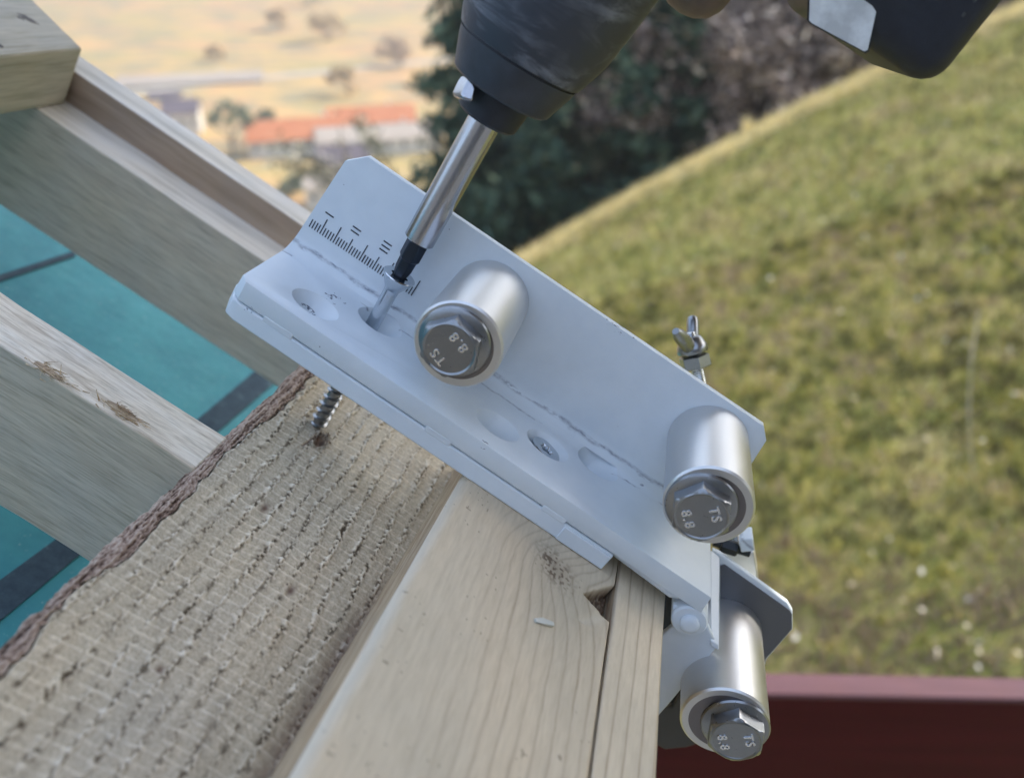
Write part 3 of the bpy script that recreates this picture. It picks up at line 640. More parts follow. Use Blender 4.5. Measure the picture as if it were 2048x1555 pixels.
s2 = np.arange(0, 1.0001, .42 / 69); w2 = np.arange(-14, 262, .45); U2, W2 = np.meshgrid(s2, w2, indexing='ij')
sl = 27 - .034 * (W2 - 39); S2 = sl + (93.5 + .008 * (W2 - 40) - sl) * U2
gr, st = board2(S2, W2); dl = S2 - sl
H2 = -.9 * np.clip((3.2 + 2.2 * vnoise(W2 * .03, W2 * 0, 71) - dl) / 4, 0, 1) ** 2 * 3 - .05 * gr + .12 * (fbm(S2 * .08, W2 * .03, 72) - .5)
H2 -= 1.2 * np.clip((.5 - (93.5 - S2)) / .5, 0, 1) ** 2
tri = np.clip(((S2 - 81.5) * .9 - np.abs(W2 - (60.5 - .42 * (S2 - 82))) * 1.05 + .8 * (vnoise(S2 * .9, W2 * .9, 75) - .5)) / 1.2, 0, 1); H2 -= tri * (4.5 + 2.5 * vnoise(S2 * 1.1, W2 * 1.1, 73))
gou = np.exp(-((S2 - 86 + .9 * (W2 - 70)) / 2.4) ** 2) * ((W2 > 62) & (W2 < 74)); H2 -= .5 * gou
st = np.maximum(st, np.clip(tri * 1.6, 0, 1) * (.80 + .2 * (vnoise(S2 * 1.5, W2 * 1.5, 74) > .35)))  # notch darkened for debris and for the shade inside the void
frs = np.clip(1 - dl / 3.0, 0, 1) * .5 + .25 * gou
e_b2 = thing('planed_board', 'wide smooth planed board with fine grain and a chipped dark notch near the bracket', 'board', FR, (.06, -.112, .1))
link('board', grid_mesh('board', S2 * .001, (-44 + H2) * .001, W2 * .001, mp.m, {'grain': gr.ravel(), 'stain_shade': st.ravel(), 'fresh': frs.ravel()}), e_b2)
# side + body
bm = bmesh.new(); wl = np.linspace(-14, 262, 60); tl = np.linspace(0, 1, 10); Vv = []
for w__ in wl:
    for k in tl:
        top = -44 - .9 * 3 * min(1, (3.2 + 2.2 * float(vnoise(np.array(w__ * .03), np.array(0.0), 71))) / 4) ** 2
        Vv.append(bm.verts.new((27 - .034 * (w__ - 39) - 1.2 * k ** .5 + .5 * float(vnoise(np.array(w__ * .2), np.array(k * 4), 78)) * (k > 0), top - k * 66, w__)))
for i in range(59):
    for j in range(9): bm.faces.new((Vv[i * 10 + j], Vv[i * 10 + j + 1], Vv[(i + 1) * 10 + j + 1], Vv[(i + 1) * 10 + j]))
W_EDGE = wood('board_edge', (.34, .22, .14), (.50, .38, .25), (.64, .53, .38), 2, 320)
link('edge', mesh_of('edge', bm, W_EDGE, 60), e_b2)
bm = bmesh.new(); box(bm, 28, 92.9, -110, -51, -13.9, 261.9); link('board_core', mesh_of('board_core', bm, W_EDGE), e_b2)
# narrow batten
s3 = np.arange(0, 1.0001, 1 / 50); w3 = np.arange(-14, 262, .5); U3, W3 = np.meshgrid(s3, w3, indexing='ij')
S3 = 94.1 + .008 * (W3 - 40) + (115.2 - 94.1) * U3; g3 = S3 / 5.1 + .35 * (fbm(S3 * .05, W3 * .015, 81) - .5) + .0015 * (W3 - 60); f3 = g3 - np.floor(g3)
G3 = np.exp(-((f3 - .5) / .06) ** 2) * (.35 + .5 * vnoise(S3 * .1, W3 * .03, 82)) + .12 * np.clip((f3 - .1) / .4, 0, 1) * (f3 < .5); H3 = -1.0 * (np.clip((1.0 - (S3 - 94.2)) / 1.0, 0, 1) ** 2 + np.clip((1.0 - (115.3 - S3)) / 1.0, 0, 1) ** 2)
e_b3 = thing('narrow_batten', 'narrow planed batten along the right side of the wide planed board', 'board', FR, (.105, -.112, .1))
link('board', grid_mesh('board', S3 * .001, (-44.3 + H3) * .001, W3 * .001, mp.m, {'grain': G3.ravel(), 'stain_shade': (.0 * G3).ravel(), 'fresh': (.0 * G3).ravel()}), e_b3)
bm = bmesh.new(); box(bm, 94.3, 115.1, -110, -45.6, -13.9, 261.9); link('board_core', mesh_of('board_core', bm, W_EDGE), e_b3)
# pale splinter stuck in the planed board
q = on_t(1085, 1246, -44); bm = bmesh.new(); prism(bm, [(q[0] - 3.2, -44.2, q[2] + .2), (q[0] - 1.0, -44.2, q[2] - 1.9), (q[0] + 3.0, -44.2, q[2] - 3.0), (q[0] + 3.6, -44.2, q[2] - 1.4), (q[0] + .4, -44.2, q[2] + .2), (q[0] - 2.6, -44.2, q[2] + 1.6)], (.2, 1.3, .6))
o = link('wood_splinter', mesh_of('wood_splinter', bm, Mt('grey_splinter', .7, color=(.60, .60, .54)).m), None, FR); add_bevel(o, .0003); tag(o, 'small pale grey chip stuck in the planed board', 'splinter')

# =================================================================== THE BRACKET
jig = thing('hinged_bracket', 'white hinged metal bracket with scale marks and bolted steel rollers across the boards', 'bracket', FR, (.02, -.044, .03))
# main angle: L profile along x
prof = [(-3.0, 22), (0, 22)]
for k in range(9):
    a = math.pi + k / 8 * math.pi / 2          # fillet from the plate (w=0) to the base (t=-28)
    prof.append((7 + 7 * math.cos(a), -21 + 7 * math.sin(a)))
prof += [(46, -28), (46, -35.6), (-3.0, -35.6)]
bm = bmesh.new(); prism(bm, [(-90, t, w__) for w__, t in prof], (230, 0, 0))
def clip(bm, co, no):
    g_ = list(bm.verts) + list(bm.edges) + list(bm.faces); r_ = bmesh.ops.bisect_plane(bm, geom=g_, plane_co=co, plane_no=no, clear_outer=True)
    ed = [x for x in r_['geom_cut'] if isinstance(x, bmesh.types.BMEdge)]; bmesh.ops.holes_fill(bm, edges=ed, sides=0)
def clip_line(bm, p, q, ax, keep):               # plane containing line p-q (in x and axis ax), keep side of point 'keep'
    d = Vector((q[0] - p[0], 0, 0)); d[ax] = q[1] - p[1]; n_2 = Vector((-d[ax], 0, 0)); n_2[ax] = d[0]
    co = Vector((p[0], 0, 0)); co[ax] = p[1]; kp = Vector((keep[0], 0, 0)); kp[ax] = keep[1]
    if (kp - co).dot(n_2) > 0: n_2 = -n_2
    clip(bm, co, n_2)
clip_line(bm, (-63.6, 18.9), (110, 19.8), 1, (0, 0))
clip_line(bm, (-70, 12.8), (-63.6, 18.9), 1, (0, 0)); clip_line(bm, (110, 19.8), (114.6, 15.6), 1, (0, 0))
clip_line(bm, (-70, 12.8), (-74.0, -30), 1, (0, 0)); clip_line(bm, (114.6, 15.6), (123.2, -30), 1, (0, 0))
clip_line(bm, (-73, 39.6), (120, 43.2), 2, (0, 0)); clip_line(bm, (-74.5, 36.0), (-70.5, 40.2), 2, (0, 0))
bmesh.ops.triangulate(bm, faces=bm.faces); bmesh.ops.dissolve_limit(bm, angle_limit=R(2), verts=bm.verts, edges=bm.edges)
me = mesh_of('angle_plate', bm, M_PAINT)
plate = link('angle_plate', me, jig)
HOLES = [(-49.7, 26.1, 1), (-28.8, 10.4, 1), (27.9, 25.4, 1), (48.2, 17.2, 0), (69.6, 8.2, 1)]
bmc = bmesh.new()
for (hs, hw, _) in HOLES:
    seg = 40; rings = []
    for (t, rx_, ry_, ds, dw) in ((-27.0, 9.6, 7.6, .1, 0), (-28.0, 9.2, 7.2, 0, 0), (-33.6, 4.6, 4.2, -1.9, 1.4), (-37.5, 4.2, 3.9, -2.1, 1.8)):
        rings.append([bmc.verts.new((hs + ds + rx_ * math.cos(6.28318 * k / seg), t, hw + dw + ry_ * math.sin(6.28318 * k / seg))) for k in range(seg)])
    for A, B in zip(rings, rings[1:]):
        for k in range(seg): bmc.faces.new((A[k], A[(k + 1) % seg], B[(k + 1) % seg], B[k]))
    bmc.faces.new(rings[0][::-1]); bmc.faces.new(rings[-1])
cut = link('cutter', mesh_of('cutter', bmc, M_PAINT), jig)
bo = plate.modifiers.new('holes', 'BOOLEAN'); bo.operation = 'DIFFERENCE'; bo.object = cut; bo.solver = 'EXACT'
add_bevel(plate, .00045, 2, 28); bpy.context.view_layer.update(); bake(plate, 30)
bpy.data.objects.remove(cut)
# base leaf below, with seam between the two
bm = bmesh.new()
prism(bm, [(-76.5, -44, 30), (-76.5, -44, -1), (80, -44, -1), (87, -44, 8), (87, -44, 42.6), (-69.5, -44, 39.75), (-73.5, -44, 38.2)], (0, 7.6, 0))
leaf = link('base_leaf', mesh_of('base_leaf', bm, M_PAINT), jig); add_bevel(leaf, .0008, 3)
bm = bmesh.new()
for a0, a1 in ((-69, -69), (-60.5, -48.5), (6.5, 17), (56, 66)):   # welds closing the seam
    if a1 > a0: prism(bm, [(a0, -34.8, 39.75 + .0186 * (a0 + 73)), (a1, -34.8, 39.75 + .0186 * (a1 + 73)), (a1, -37.4, 39.75 + .0186 * (a1 + 73)), (a0, -37.4, 39.75 + .0186 * (a0 + 73))], (0, 0, -6))
prism(bm, [(66.6, -37.2, 42.9), (86.6, -37.2, 43.3), (86.6, -43.7, 43.3), (66.6, -43.7, 42.9)], (0, 0, -4))
box(bm, -68, 80, -36.5, -35.5, 0, 38.0)
add_bevel(link('weld_bead', mesh_of('weld_bead', bm, M_PAINT), jig), .0004)
# under-flange lug, right of the leaf
bm = bmesh.new(); prism(bm, [(87.2, -36, 40), (113, -36, 42.6), (117, -36, 40), (117, -36, 10), (87.2, -36, 4)], (0, -3.4, -1.5))
lug = link('under_plate', mesh_of('under_plate', bm, M_PAINT), jig); add_bevel(lug, .0012, 3)
q = [on_w(x, y, 41.5) for x, y in ((1318, 1172), (1362, 1190), (1342, 1197), (1326, 1190))]
# scale marks
bm = bmesh.new()
def tick(s0, t0, s1, t1, wd_):
    d = Vector((s1 - s0, t1 - t0, 0)); n_2 = Vector((-d.y, d.x, 0)).normalized() * wd_ / 2
    prism(bm, [Vector((s0, t0, .12)) + n_2, Vector((s0, t0, .12)) - n_2, Vector((s1, t1, .12)) - n_2, Vector((s1, t1, .12)) + n_2], (0, 0, -.18))
k = 0; s__ = -71.0
for i in range(-5, 36):
    s__ = -66.0 + i * 1.165; major = (i % 5 == 0)
    if s__ < -71.2: continue
    top = -13.4 if not major else (-9.6 if (i // 5) % 2 == 1 else -11.0)
    if i == 0: top = -10.1
    lean = .05 * (top + 16.7)
    tick(s__, -16.7, s__ + lean * .3, top, .42 + .1 * (rng.random() < .2))
for (a_s, a_t, n_l) in ((-66.0, -8.05, 1), (-54.8, -7.4, 2), (-42.4, -6.2, 3)):
    for j in range(n_l):
        tt = a_t + (j - (n_l - 1) / 2) * 1.75; tick(a_s - 1.8, tt + .05, a_s + 1.8, tt, .5)
link('scale_mark', mesh_of('scale_mark', bm, M_INK), plate)
plate.children[0].location = (0, 0, 0)

# rollers ---------------------------------------------------------------------
def text_into(bm, s, size, rot, x, y, z, up_shift=0):
    cu = bpy.data.curves.new('txt', 'FONT'); cu.body = s; cu.size = size; cu.extrude = .26; cu.bevel_depth = .16; cu.bevel_resolution = 1; cu.align_x = 'CENTER'; cu.align_y = 'CENTER'; cu.space_character = 1.25
    to = bpy.data.objects.new('txt', cu); COL.objects.link(to); dg = bpy.context.evaluated_depsgraph_get(); dg.update()
    me = bpy.data.meshes.new_from_object(to.evaluated_get(dg)); bpy.data.objects.remove(to)
    n_old = len(bm.faces); me.transform(Matrix.Translation((x, y, z)) @ Matrix.Rotation(rot, 4, 'Z')); bm.from_mesh(me); bpy.data.meshes.remove(me); bm.faces.ensure_lookup_table()
    for f in bm.faces[n_old:]: f.material_index = 1
def roller(name, s, t, w0, w1, r, bs, bt, ang, txt_ang, dot=False):
    bm = bmesh.new(); lathe(bm, [(w0 + .05, r - .4), (w0 + .5, r), (w1 - .7, r), (w1, r - .7), (w1, r - 3.0)], (s, t, 0), seg=96, cap1=False)
    me = mesh_of(name, bm, M_ALU, 30); ro = link(name, me, jig)
    bm = bmesh.new(); lathe(bm, [(w1 - .25, r - 1.0), (w1 - .02, r - 1.15), (w1 - .02, 4)], (s, t, 0), seg=96); link('end_face', mesh_of('end_face', bm, M_ALUEND, 30), ro)
    R_ = 10.4; hh = 7.6
    bm = bmesh.new(); x, y = s + bs, t + bt
    lathe(bm, [(w1, 11.9), (w1 + .5, 12.1), (w1 + 1.2, 11.7), (w1 + 2.3, 9.6)], (x, y, 0), seg=64)
    # hexagon with chamfered crown
    seg = 96; rings = []
    def hexr(a): 
        k_ = (a - ang) % (math.pi / 3) - math.pi / 6; return R_ * math.cos(math.pi / 6) / math.cos(k_)
    for (h, lim) in ((w1 + 1.2, 99), (w1 + hh - 1.5, 99), (w1 + hh - 1.0, 10.1), (w1 + hh - .45, 9.3), (w1 + hh - .12, 8.6), (w1 + hh - .35, 8.15), (w1 + hh - .5, 8.0)):
        rings.append([bm.verts.new((x + min(hexr(a), lim) * math.cos(a), y + min(hexr(a), lim) * math.sin(a), h - (.0 if lim == 99 and h < w1 + 3 else 0))) for a in [2 * math.pi * k / seg + ang for k in range(seg)]])
    for A, B in zip(rings, rings[1:]):
        for k in range(seg): bm.faces.new((A[k], A[(k + 1) % seg], B[(k + 1) % seg], B[k]))
    bm.faces.new(rings[-1])
    zt = w1 + hh - .5
    for s_txt, sg in (('TS', 1), ('8.8', -1)):
        dx, dy = math.cos(txt_ang) * 4.4 * sg, math.sin(txt_ang) * 4.4 * sg
        text_into(bm, s_txt, 4.6, txt_ang - math.pi / 2 if True else 0, x + dx, y + dy, zt)
    me = mesh_of('hex_bolt', bm, M_ZINC, 32); me.materials.append(M_MARK); link('hex_bolt', me, ro)
    return ro
def fr_ang(dx, dy):                               # angle in the frame's x-y plane of an image direction (y down)
    M2 = np.array([[ax_u[0], ax_v[0]], [-ax_u[1], -ax_v[1]]]); q = np.linalg.solve(M2, np.array([dx, dy])); return math.atan2(q[1], q[0])
roller('roller', 0, 0, 0, 46, 15, -1.4, .6, fr_ang(.25, -1), fr_ang(-.85, .55))
roller('roller', 98, 2.4, 0, 46, 15, -2.2, -1.0, fr_ang(-.02, -1), fr_ang(.97, -.22))
# lower, hinged part -----------------------------------------------------------
def pw(pts, w_): return [tuple(on_w(x, y, w_)) for x, y in pts]
WA = 8
M_PLATE_SHADE = metal('plate_shade_grey', (.19, .20, .22), .5)  # grey stands in for shade on the lower plate's inner face
M_OLIVE_SHADE = Mt('shaded_olive', .6, color=(.075, .07, .062)).m  # dark tone imitates the blocked light behind the lower roller
OUT = [(1424, 1100), (1440, 1107), (1575, 1205), (1585, 1222), (1585, 1258), (1533, 1318), (1505, 1420), (1437, 1440), (1424, 1300)]
bm = bmesh.new(); prism(bm, pw(OUT, WA), (0, 0, -2.6))
o = link('lower_face_plate', mesh_of('lower_face_plate', bm, M_PAINT), jig); add_bevel(o, .0005)
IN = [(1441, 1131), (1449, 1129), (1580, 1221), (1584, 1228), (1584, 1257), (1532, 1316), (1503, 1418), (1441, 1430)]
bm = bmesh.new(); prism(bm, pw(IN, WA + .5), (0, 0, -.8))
link('face_shade', mesh_of('face_shade', bm, M_PLATE_SHADE), jig)  # added sheet carrying the plate's shade as colour
bm = bmesh.new(); A1 = pw([(1421, 1098), (1439, 1112)], WA); A2 = pw([(1437.5, 1290), (1421, 1281)], 42)
a0, a1, b1, b0 = Vector(A1[0]), Vector(A1[1]), Vector(A2[0]), Vector(A2[1])
dn = (Vector(on_w(1430, 1490, 8)) - Vector(on_w(1429, 1104, 8))).normalized() * 2.4
prism(bm, [a0, a1, b1, b0], dn)
o = link('lower_flange', mesh_of('lower_flange', bm, M_PAINT), jig); add_bevel(o, .0004)
bm = bmesh.new(); prism(bm, pw([(1348, 1250), (1345, 1210), (1400, 1212), (1420, 1262), (1437, 1291), (1385, 1352), (1334, 1412), (1300, 1450), (1270, 1400), (1300, 1290)], 41), (0, 0, -3))
o = link('lower_leaf', mesh_of('lower_leaf', bm, M_PAINT), jig); add_bevel(o, .0006)
bm = bmesh.new(); prism(bm, pw([(1290, 1412), (1345, 1414), (1365, 1380), (1420, 1380), (1420, 1480), (1371, 1494), (1330, 1498), (1313, 1489), (1290, 1470)], 14), (0, 0, -3))
o = link('lower_stiffener', mesh_of('lower_stiffener', bm, M_OLIVE_SHADE), jig); add_bevel(o, .0006)
bm = bmesh.new(); prism(bm, pw([(1270, 1150), (1418, 1130), (1424, 1400), (1380, 1412), (1270, 1420)], 2), (0, 0, -3))
o = link('backing_plate', mesh_of('backing_plate', bm, M_BLACKMETAL), jig); add_bevel(o, .0006)
kc = on_w(1379, 1235, 41)
bm = bmesh.new(); lathe(bm, [(20, 6.6), (42.4, 6.6), (43.2, 6.0)], (kc[0], kc[1], 0), seg=48); o = link('hinge_knuckle', mesh_of('hinge_knuckle', bm, M_PAINT, 30), jig)
bm = bmesh.new(); lathe(bm, [(43.0, 3.5), (44.9, 3.5), (45.6, 2.9), (45.9, 1.5)], (kc[0] + .2, kc[1] - .1, 0), seg=32); link('hinge_pin', mesh_of('hinge_pin', bm, M_PAINT, 40), jig)
r3 = on_w(1449, 1444, 58)
roller('roller', r3[0], r3[1], WA + .1, 58, 15.6, 3.4, 1.6, fr_ang(.02, -1), fr_ang(.97, -.2))
# clamp block behind the rollers
bm = bmesh.new(); bl = pw([(1438, 1104), (1508, 1102), (1518, 1168), (1440, 1150)], -6); prism(bm, bl, (0, 0, -14)); o = link('clamp_block', mesh_of('clamp_block', bm, M_ALU), jig); add_bevel(o, .0008)
bm = bmesh.new(); bl = pw([(1478, 1080), (1506, 1077), (1509, 1102), (1482, 1105)], 1); prism(bm, bl, (0, 0, -9)); o = link('square_lug', mesh_of('square_lug', bm, M_PAINT), jig); add_bevel(o, .0006)
c0 = on_w(1447, 1092, -3); bm = bmesh.new(); lathe(bm, [(0, 2.6), (.4, 3.1), (6.4, 3.1), (7, 2.6)], (c0[0] - 1.5, c0[1], c0[2]), axis=(1, .35, 0), seg=6); lathe(bm, [(-3, 1.6), (12, 1.6)], (c0[0] - 1.5, c0[1], c0[2]), axis=(1, .35, 0), seg=20)
link('clamp_nut', mesh_of('clamp_nut', bm, M_BLACKMETAL, 30), jig)

# wing bolt behind the plate ----------------------------------------------------
def cam_loc(x, y, d):
    p = np.array([(x - CX) / FPX, (CY - y) / FPX, 1.0]) * d - O; return Vector((p @ ax_u, p @ ax_v, -(p @ ax_a))) * 1000
Wt = cam_loc(1377, 664, .338); Wb = Vector(on_w(1474, 1100, -13)); wax = (Wb - Wt).normalized()
bm = bmesh.new()
Lr = (Wb - Wt).length + 2; seg = 20; rings = []; nst = int(Lr / .16)
for i in range(nst + 1):
    z = Lr * i / nst; ring = []
    q = Vector((0, 0, 1)).rotation_difference(wax)
    for k in range(seg):
        a = 6.28318 * k / seg; f = (z / .9 - k / seg) % 1; rad = 2.35 + .32 * (1 - abs(2 * f - 1)) - (.5 if i == 0 else 0)
        ring.append(bm.verts.new(Wt + q @ Vector((rad * math.cos(a), rad * math.sin(a), z))))
    rings.append(ring)
for A, B in zip(rings, rings[1:]):
    for k in range(seg): bm.faces.new((A[k], A[(k + 1) % seg], B[(k + 1) % seg], B[k]))
bm.faces.new(rings[0][::-1]); bm.faces.new(rings[-1])
wb_ = link('clamp_rod', mesh_of('clamp_rod', bm, M_ZINCB, 60), jig)
bm = bmesh.new(); hc = Wt + wax * 4.6
lathe(bm, [(-2.8, 3.3), (-2.2, 4.4), (1.0, 6.0), (3.2, 6.3), (3.8, 5.9)], hc, axis=wax, seg=40)
def blob(bm, pts, seg=20):
    """smooth tapered finger through [(point, rx, ry)], flattened across"""
    rings = []
    for i, (p, ra, rb) in enumerate(pts):
        d = (pts[min(i + 1, len(pts) - 1)][0] - pts[max(i - 1, 0)][0]).normalized(); n1_ = d.cross(wax).normalized(); n2_ = d.cross(n1_).normalized()
        rings.append([bm.verts.new(p + n1_ * ra * math.cos(6.283 * k / seg) + n2_ * rb * math.sin(6.283 * k / seg)) for k in range(seg)])
    for A, B in zip(rings, rings[1:]):
        for k in range(seg): bm.faces.new((A[k], A[(k + 1) % seg], B[(k + 1) % seg], B[k]))
    bm.faces.new(rings[0][::-1]); bm.faces.new(rings[-1])
up1, up2 = cam_loc(1385, 631, .346), cam_loc(1386, 690, .343)
blob(bm, [(up2 + wax * 4, 3.0, 3.6), (up2 + wax * 1, 2.6, 3.2), (up2 * .5 + up1 * .5, 2.5, 2.8), (up2 * .2 + up1 * .8, 2.45, 2.5), (up2 * .06 + up1 * .94, 1.9, 2.0), (up1, .6, .6)])
lf1, lf2 = cam_loc(1353, 664, .326), cam_loc(1388, 704, .340)
blob(bm, [(lf2, 3.0, 3.4), (lf1 * .5 + lf2 * .5, 2.9, 3.2), (lf1 * .85 + lf2 * .15, 2.6, 2.7), (lf1 * 1.05 - lf2 * .05, 1.4, 1.4)])
link('wing_nut', mesh_of('wing_nut', bm, M_ZINC, 50), wb_)
bm = bmesh.new(); nc = Wt + wax * 9.4; lathe(bm, [(0, 5.2), (.5, 6.2), (4.9, 6.2), (5.4, 5.2)], nc, axis=wax, seg=6); link('hex_nut', mesh_of('hex_nut', bm, M_ZINC, 20), wb_)

# set screw in the fourth hole --------------------------------------------------
def star_socket(bm, c, ax, r_in, depth, up):
    pass
cs = thing('countersunk_screw', 'star drive screw sunk in the white base between two empty holes', 'screw', FR, (.0478, -.0335, .0178))
bm = bmesh.new(); c_ = (47.6, -36, 17.6); axs = Vector((.10, 1, -.12)).normalized()
def screw_head(bm, org, ax, r, h, rs, depth, base_r):
    """countersunk head with a six lobed socket; top plane at org"""
    q = Vector((0, 0, 1)).rotation_difference(Vector(ax)); seg = 72; org = Vector(org)
    def ring(h_, fn): return [bm.verts.new(org + q @ Vector((fn(2 * math.pi * k / seg) * math.cos(2 * math.pi * k / seg), fn(2 * math.pi * k / seg) * math.sin(2 * math.pi * k / seg), h_))) for k in range(seg)]
    star = lambda m_: (lambda a: m_ * (1 + .14 * math.cos(6 * a)))
    rs_ = [ring(-h, lambda a: base_r), ring(-.9, lambda a: r), ring(-.35, lambda a: r + .15), ring(-.05, lambda a: r - .25), ring(-.2, lambda a: r * .78), ring(-.2, star(rs * 1.08)), ring(-.5, star(rs)), ring(-depth, star(rs * .92))]
    for A, B in zip(rs_, rs_[1:]):
        for k in range(seg): bm.faces.new((A[k], A[(k + 1) % seg], B[(k + 1) % seg], B[k]))
    bm.faces.new(rs_[-1]); bm.faces.new(rs_[0][::-1])
screw_head(bm, (48.6, -29.2, 17.6), axs, 6.3, 5.0, 2.7, 2.6, 3.0); link('screw_head', mesh_of('screw_head', bm, M_ZINCB, 30), cs)
bm = bmesh.new(); lathe(bm, [(4.8, 2.9), (42, 2.9), (50, .4)], (48.6, -29.2, 17.6), axis=-axs, seg=24); link('shank', mesh_of('shank', bm, M_ZINCB, 30), cs)

# =================================================================== SCREW AND DRIVER
E0 = Vector(ENT)
def ax_pt(ds, t, dw=-.03): k_ = t + 82; return (E0.x + ds * k_, t, E0.z + dw * k_)
def x_at_y(ds, yy):
    lo, hi = -82.0, 110.0
    for _ in range(50):
        m_ = (lo + hi) / 2
        if to_px(*ax_pt(ds, m_))[1] > yy: lo = m_
        else: hi = m_
    return to_px(*ax_pt(ds, lo))[0], lo
lo, hi = -.4, .4
for _ in range(50):
    m_ = (lo + hi) / 2
    if x_at_y(m_, 232)[0] < 975: lo = m_
    else: hi = m_
DS = lo; T_HEAD = x_at_y(DS, 550)[1]; T_HOLD = x_at_y(DS, 481)[1]; T_NOSE = x_at_y(DS, 240)[1]
P_H = Vector(ax_pt(DS, T_HEAD)); DAX = (Vector(ax_pt(DS, 0)) - Vector(ax_pt(DS, -50))).normalized()
hold_off = (Vector(ax_pt(DS, T_HOLD)) - P_H).length; nose_off = (Vector(ax_pt(DS, T_NOSE)) - P_H).length
print('axis', DS, T_HEAD, T_HOLD, T_NOSE, 'offs', hold_off, nose_off)
scr = thing('wood_screw', 'long zinc screw being driven through the bracket into the rough board', 'screw', FR, tuple(E0 * .001))
bm = bmesh.new(); screw_head(bm, P_H, DAX, 6.1, 6.5, 2.9, 2.6, 2.75)
LS = (P_H - E0).length; q = Vector((0, 0, 1)).rotation_difference(-DAX); link('screw_head', mesh_of('screw_head', bm, M_ZINCB, 30), scr)
bm = bmesh.new(); lathe(bm, [(3.0, 4.2), (4.2, 3.5), (6.0, 2.9), (8.5, 2.7), (34, 2.65)], P_H, axis=-DAX, seg=40, cap0=False); link('shank', mesh_of('shank', bm, M_ZINCB, 30), scr)
bm = bmesh.new(); L0, L1 = 33.0, LS + 3.5; n_st = 420; seg = 40; rings = []
side = -Vector((1, 0, 0))
for i in range(n_st + 1):
    z = L0 + (L1 - L0) * i / n_st; fade = min(1, (L1 - z) / 6); bend = 0.0
    ring = []
    for k in range(seg):
        a = 6.28318 * k / seg; f = (z / 3.5 - k / seg) % 1; d_ = abs(f - .5); ridge_h = max(0, 1 - d_ / .13); rad = (2.4 + 1.3 * ridge_h * min(1, (z - L0) / 2)) * max(.12, fade)
        ring.append(bm.verts.new(P_H + q @ Vector((rad * math.cos(a), rad * math.sin(a), z))))
    rings.append(ring)
for A, B in zip(rings, rings[1:]):
    for k in range(seg): bm.faces.new((A[k], A[(k + 1) % seg], B[(k + 1) % seg], B[k]))
bm.faces.new(rings[0][::-1]); bm.faces.new(rings[-1])
link('thread', mesh_of('thread', bm, M_ZINC, 40), scr)
# torn fibres around the tip
bm = bmesh.new()
for i in range(34):
    a = rng.uniform(0, 6.28); r0 = rng.uniform(1.5, 4.2); b = Vector((HOLE[0] + r0 * math.cos(a), -82.2, HOLE[2] + 1.3 * r0 * math.sin(a) - 1)); t_ = b + Vector((rng.normal(0, 1.0), rng.uniform(.4, 2.0), rng.normal(0, 1.4))); wv = Vector((rng.normal(0, .3), 0, rng.normal(0, .3)))
    prism(bm, [b - wv, b + wv, t_ + wv * .5], (.15, .1, .15))
M_CHIPS = wood('torn_fibres', (.10, .06, .04), (.26, .16, .10), (.62, .5, .36), 1, 900)
o = link('wood_shavings', mesh_of('wood_shavings', bm, M_CHIPS, 0), None, FR); tag(o, 'torn brown wood fibres curled around the screw tip', 'shavings', None, 'stuff')

drv = thing('impact_driver', 'dark cordless driver with steel bit holder pressing on the screw', 'power tool', FR, tuple(P_H * .001))
# hex bit: shaft from socket to holder
bm = bmesh.new(); lathe(bm, [(-2.2, 2.4), (0, 2.7), (3.0, 3.35), (7.0, 3.5), (7.6, 4.1), (hold_off + 3, 4.1)], P_H, axis=DAX, seg=6)
hb = link('driver_bit', mesh_of('driver_bit', bm, M_BIT, 20), drv); add_bevel(hb, .00035)
bm = bmesh.new(); lathe(bm, [(hold_off, 4.4), (hold_off, 5.0), (hold_off + .5, 5.55), (nose_off + 6, 5.6)], P_H, axis=DAX, seg=64); link('bit_holder', mesh_of('bit_holder', bm, M_CHROME, 30), drv)
n0 = nose_off + .8
bm = bmesh.new(); lathe(bm, [(n0 - 1, 5.9), (n0 - .6, 9.4), (n0 + .4, 10.6), (n0 + 8.4, 11.6), (n0 + 9.0, 11.2), (n0 + 10, 11.2)], P_H, axis=DAX, seg=64); link('chuck_sleeve', mesh_of('chuck_sleeve', bm, M_RUB2, 30), drv)
bm = bmesh.new(); lathe(bm, [(n0 + 9.2, 11.0), (n0 + 9.4, 16.4), (n0 + 10.2, 17.4), (n0 + 19, 20.4), (n0 + 21.5, 21.0), (n0 + 21.6, 20.4), (n0 + 22.1, 20.4)], P_H, axis=DAX, seg=96); link('nose_cone', mesh_of('nose_cone', bm, M_RUB, 30), drv)
bm = bmesh.new(); lathe(bm, [(n0 + 22.2, 20.6), (n0 + 22.4, 21.6), (n0 + 26, 23.0), (n0 + 33, 25.2), (n0 + 46, 27.0), (n0 + 62, 28.5), (n0 + 110, 30), (n0 + 128, 28), (n0 + 134, 22)], P_H, axis=DAX, seg=96)
ms_ = Mt('scuffed_charcoal', .46)
sa = ms_.noise(ms_.coord((26, 130, 60), (0, 0, .5)), 1, 5, .7, 1.0); sb_ = ms_.noise(ms_.coord((34, 34, 34)), 1, 3)
sk = ms_.math('MULTIPLY', ms_.ramp(sa, [(.48, BLK), (.62, WHT)]), ms_.ramp(sb_, [(.42, BLK), (.58, WHT)]))
ms_.color(ms_.mix(ms_.math('MULTIPLY', sk, .8), (.045, .052, .068), (.24, .26, .31))).bump(ms_.noise(ms_.coord((1800, 1800, 1800)), 1, 2), .25, .0003); ms = ms_.m; link('housing', mesh_of('housing', bm, ms, 30), drv)
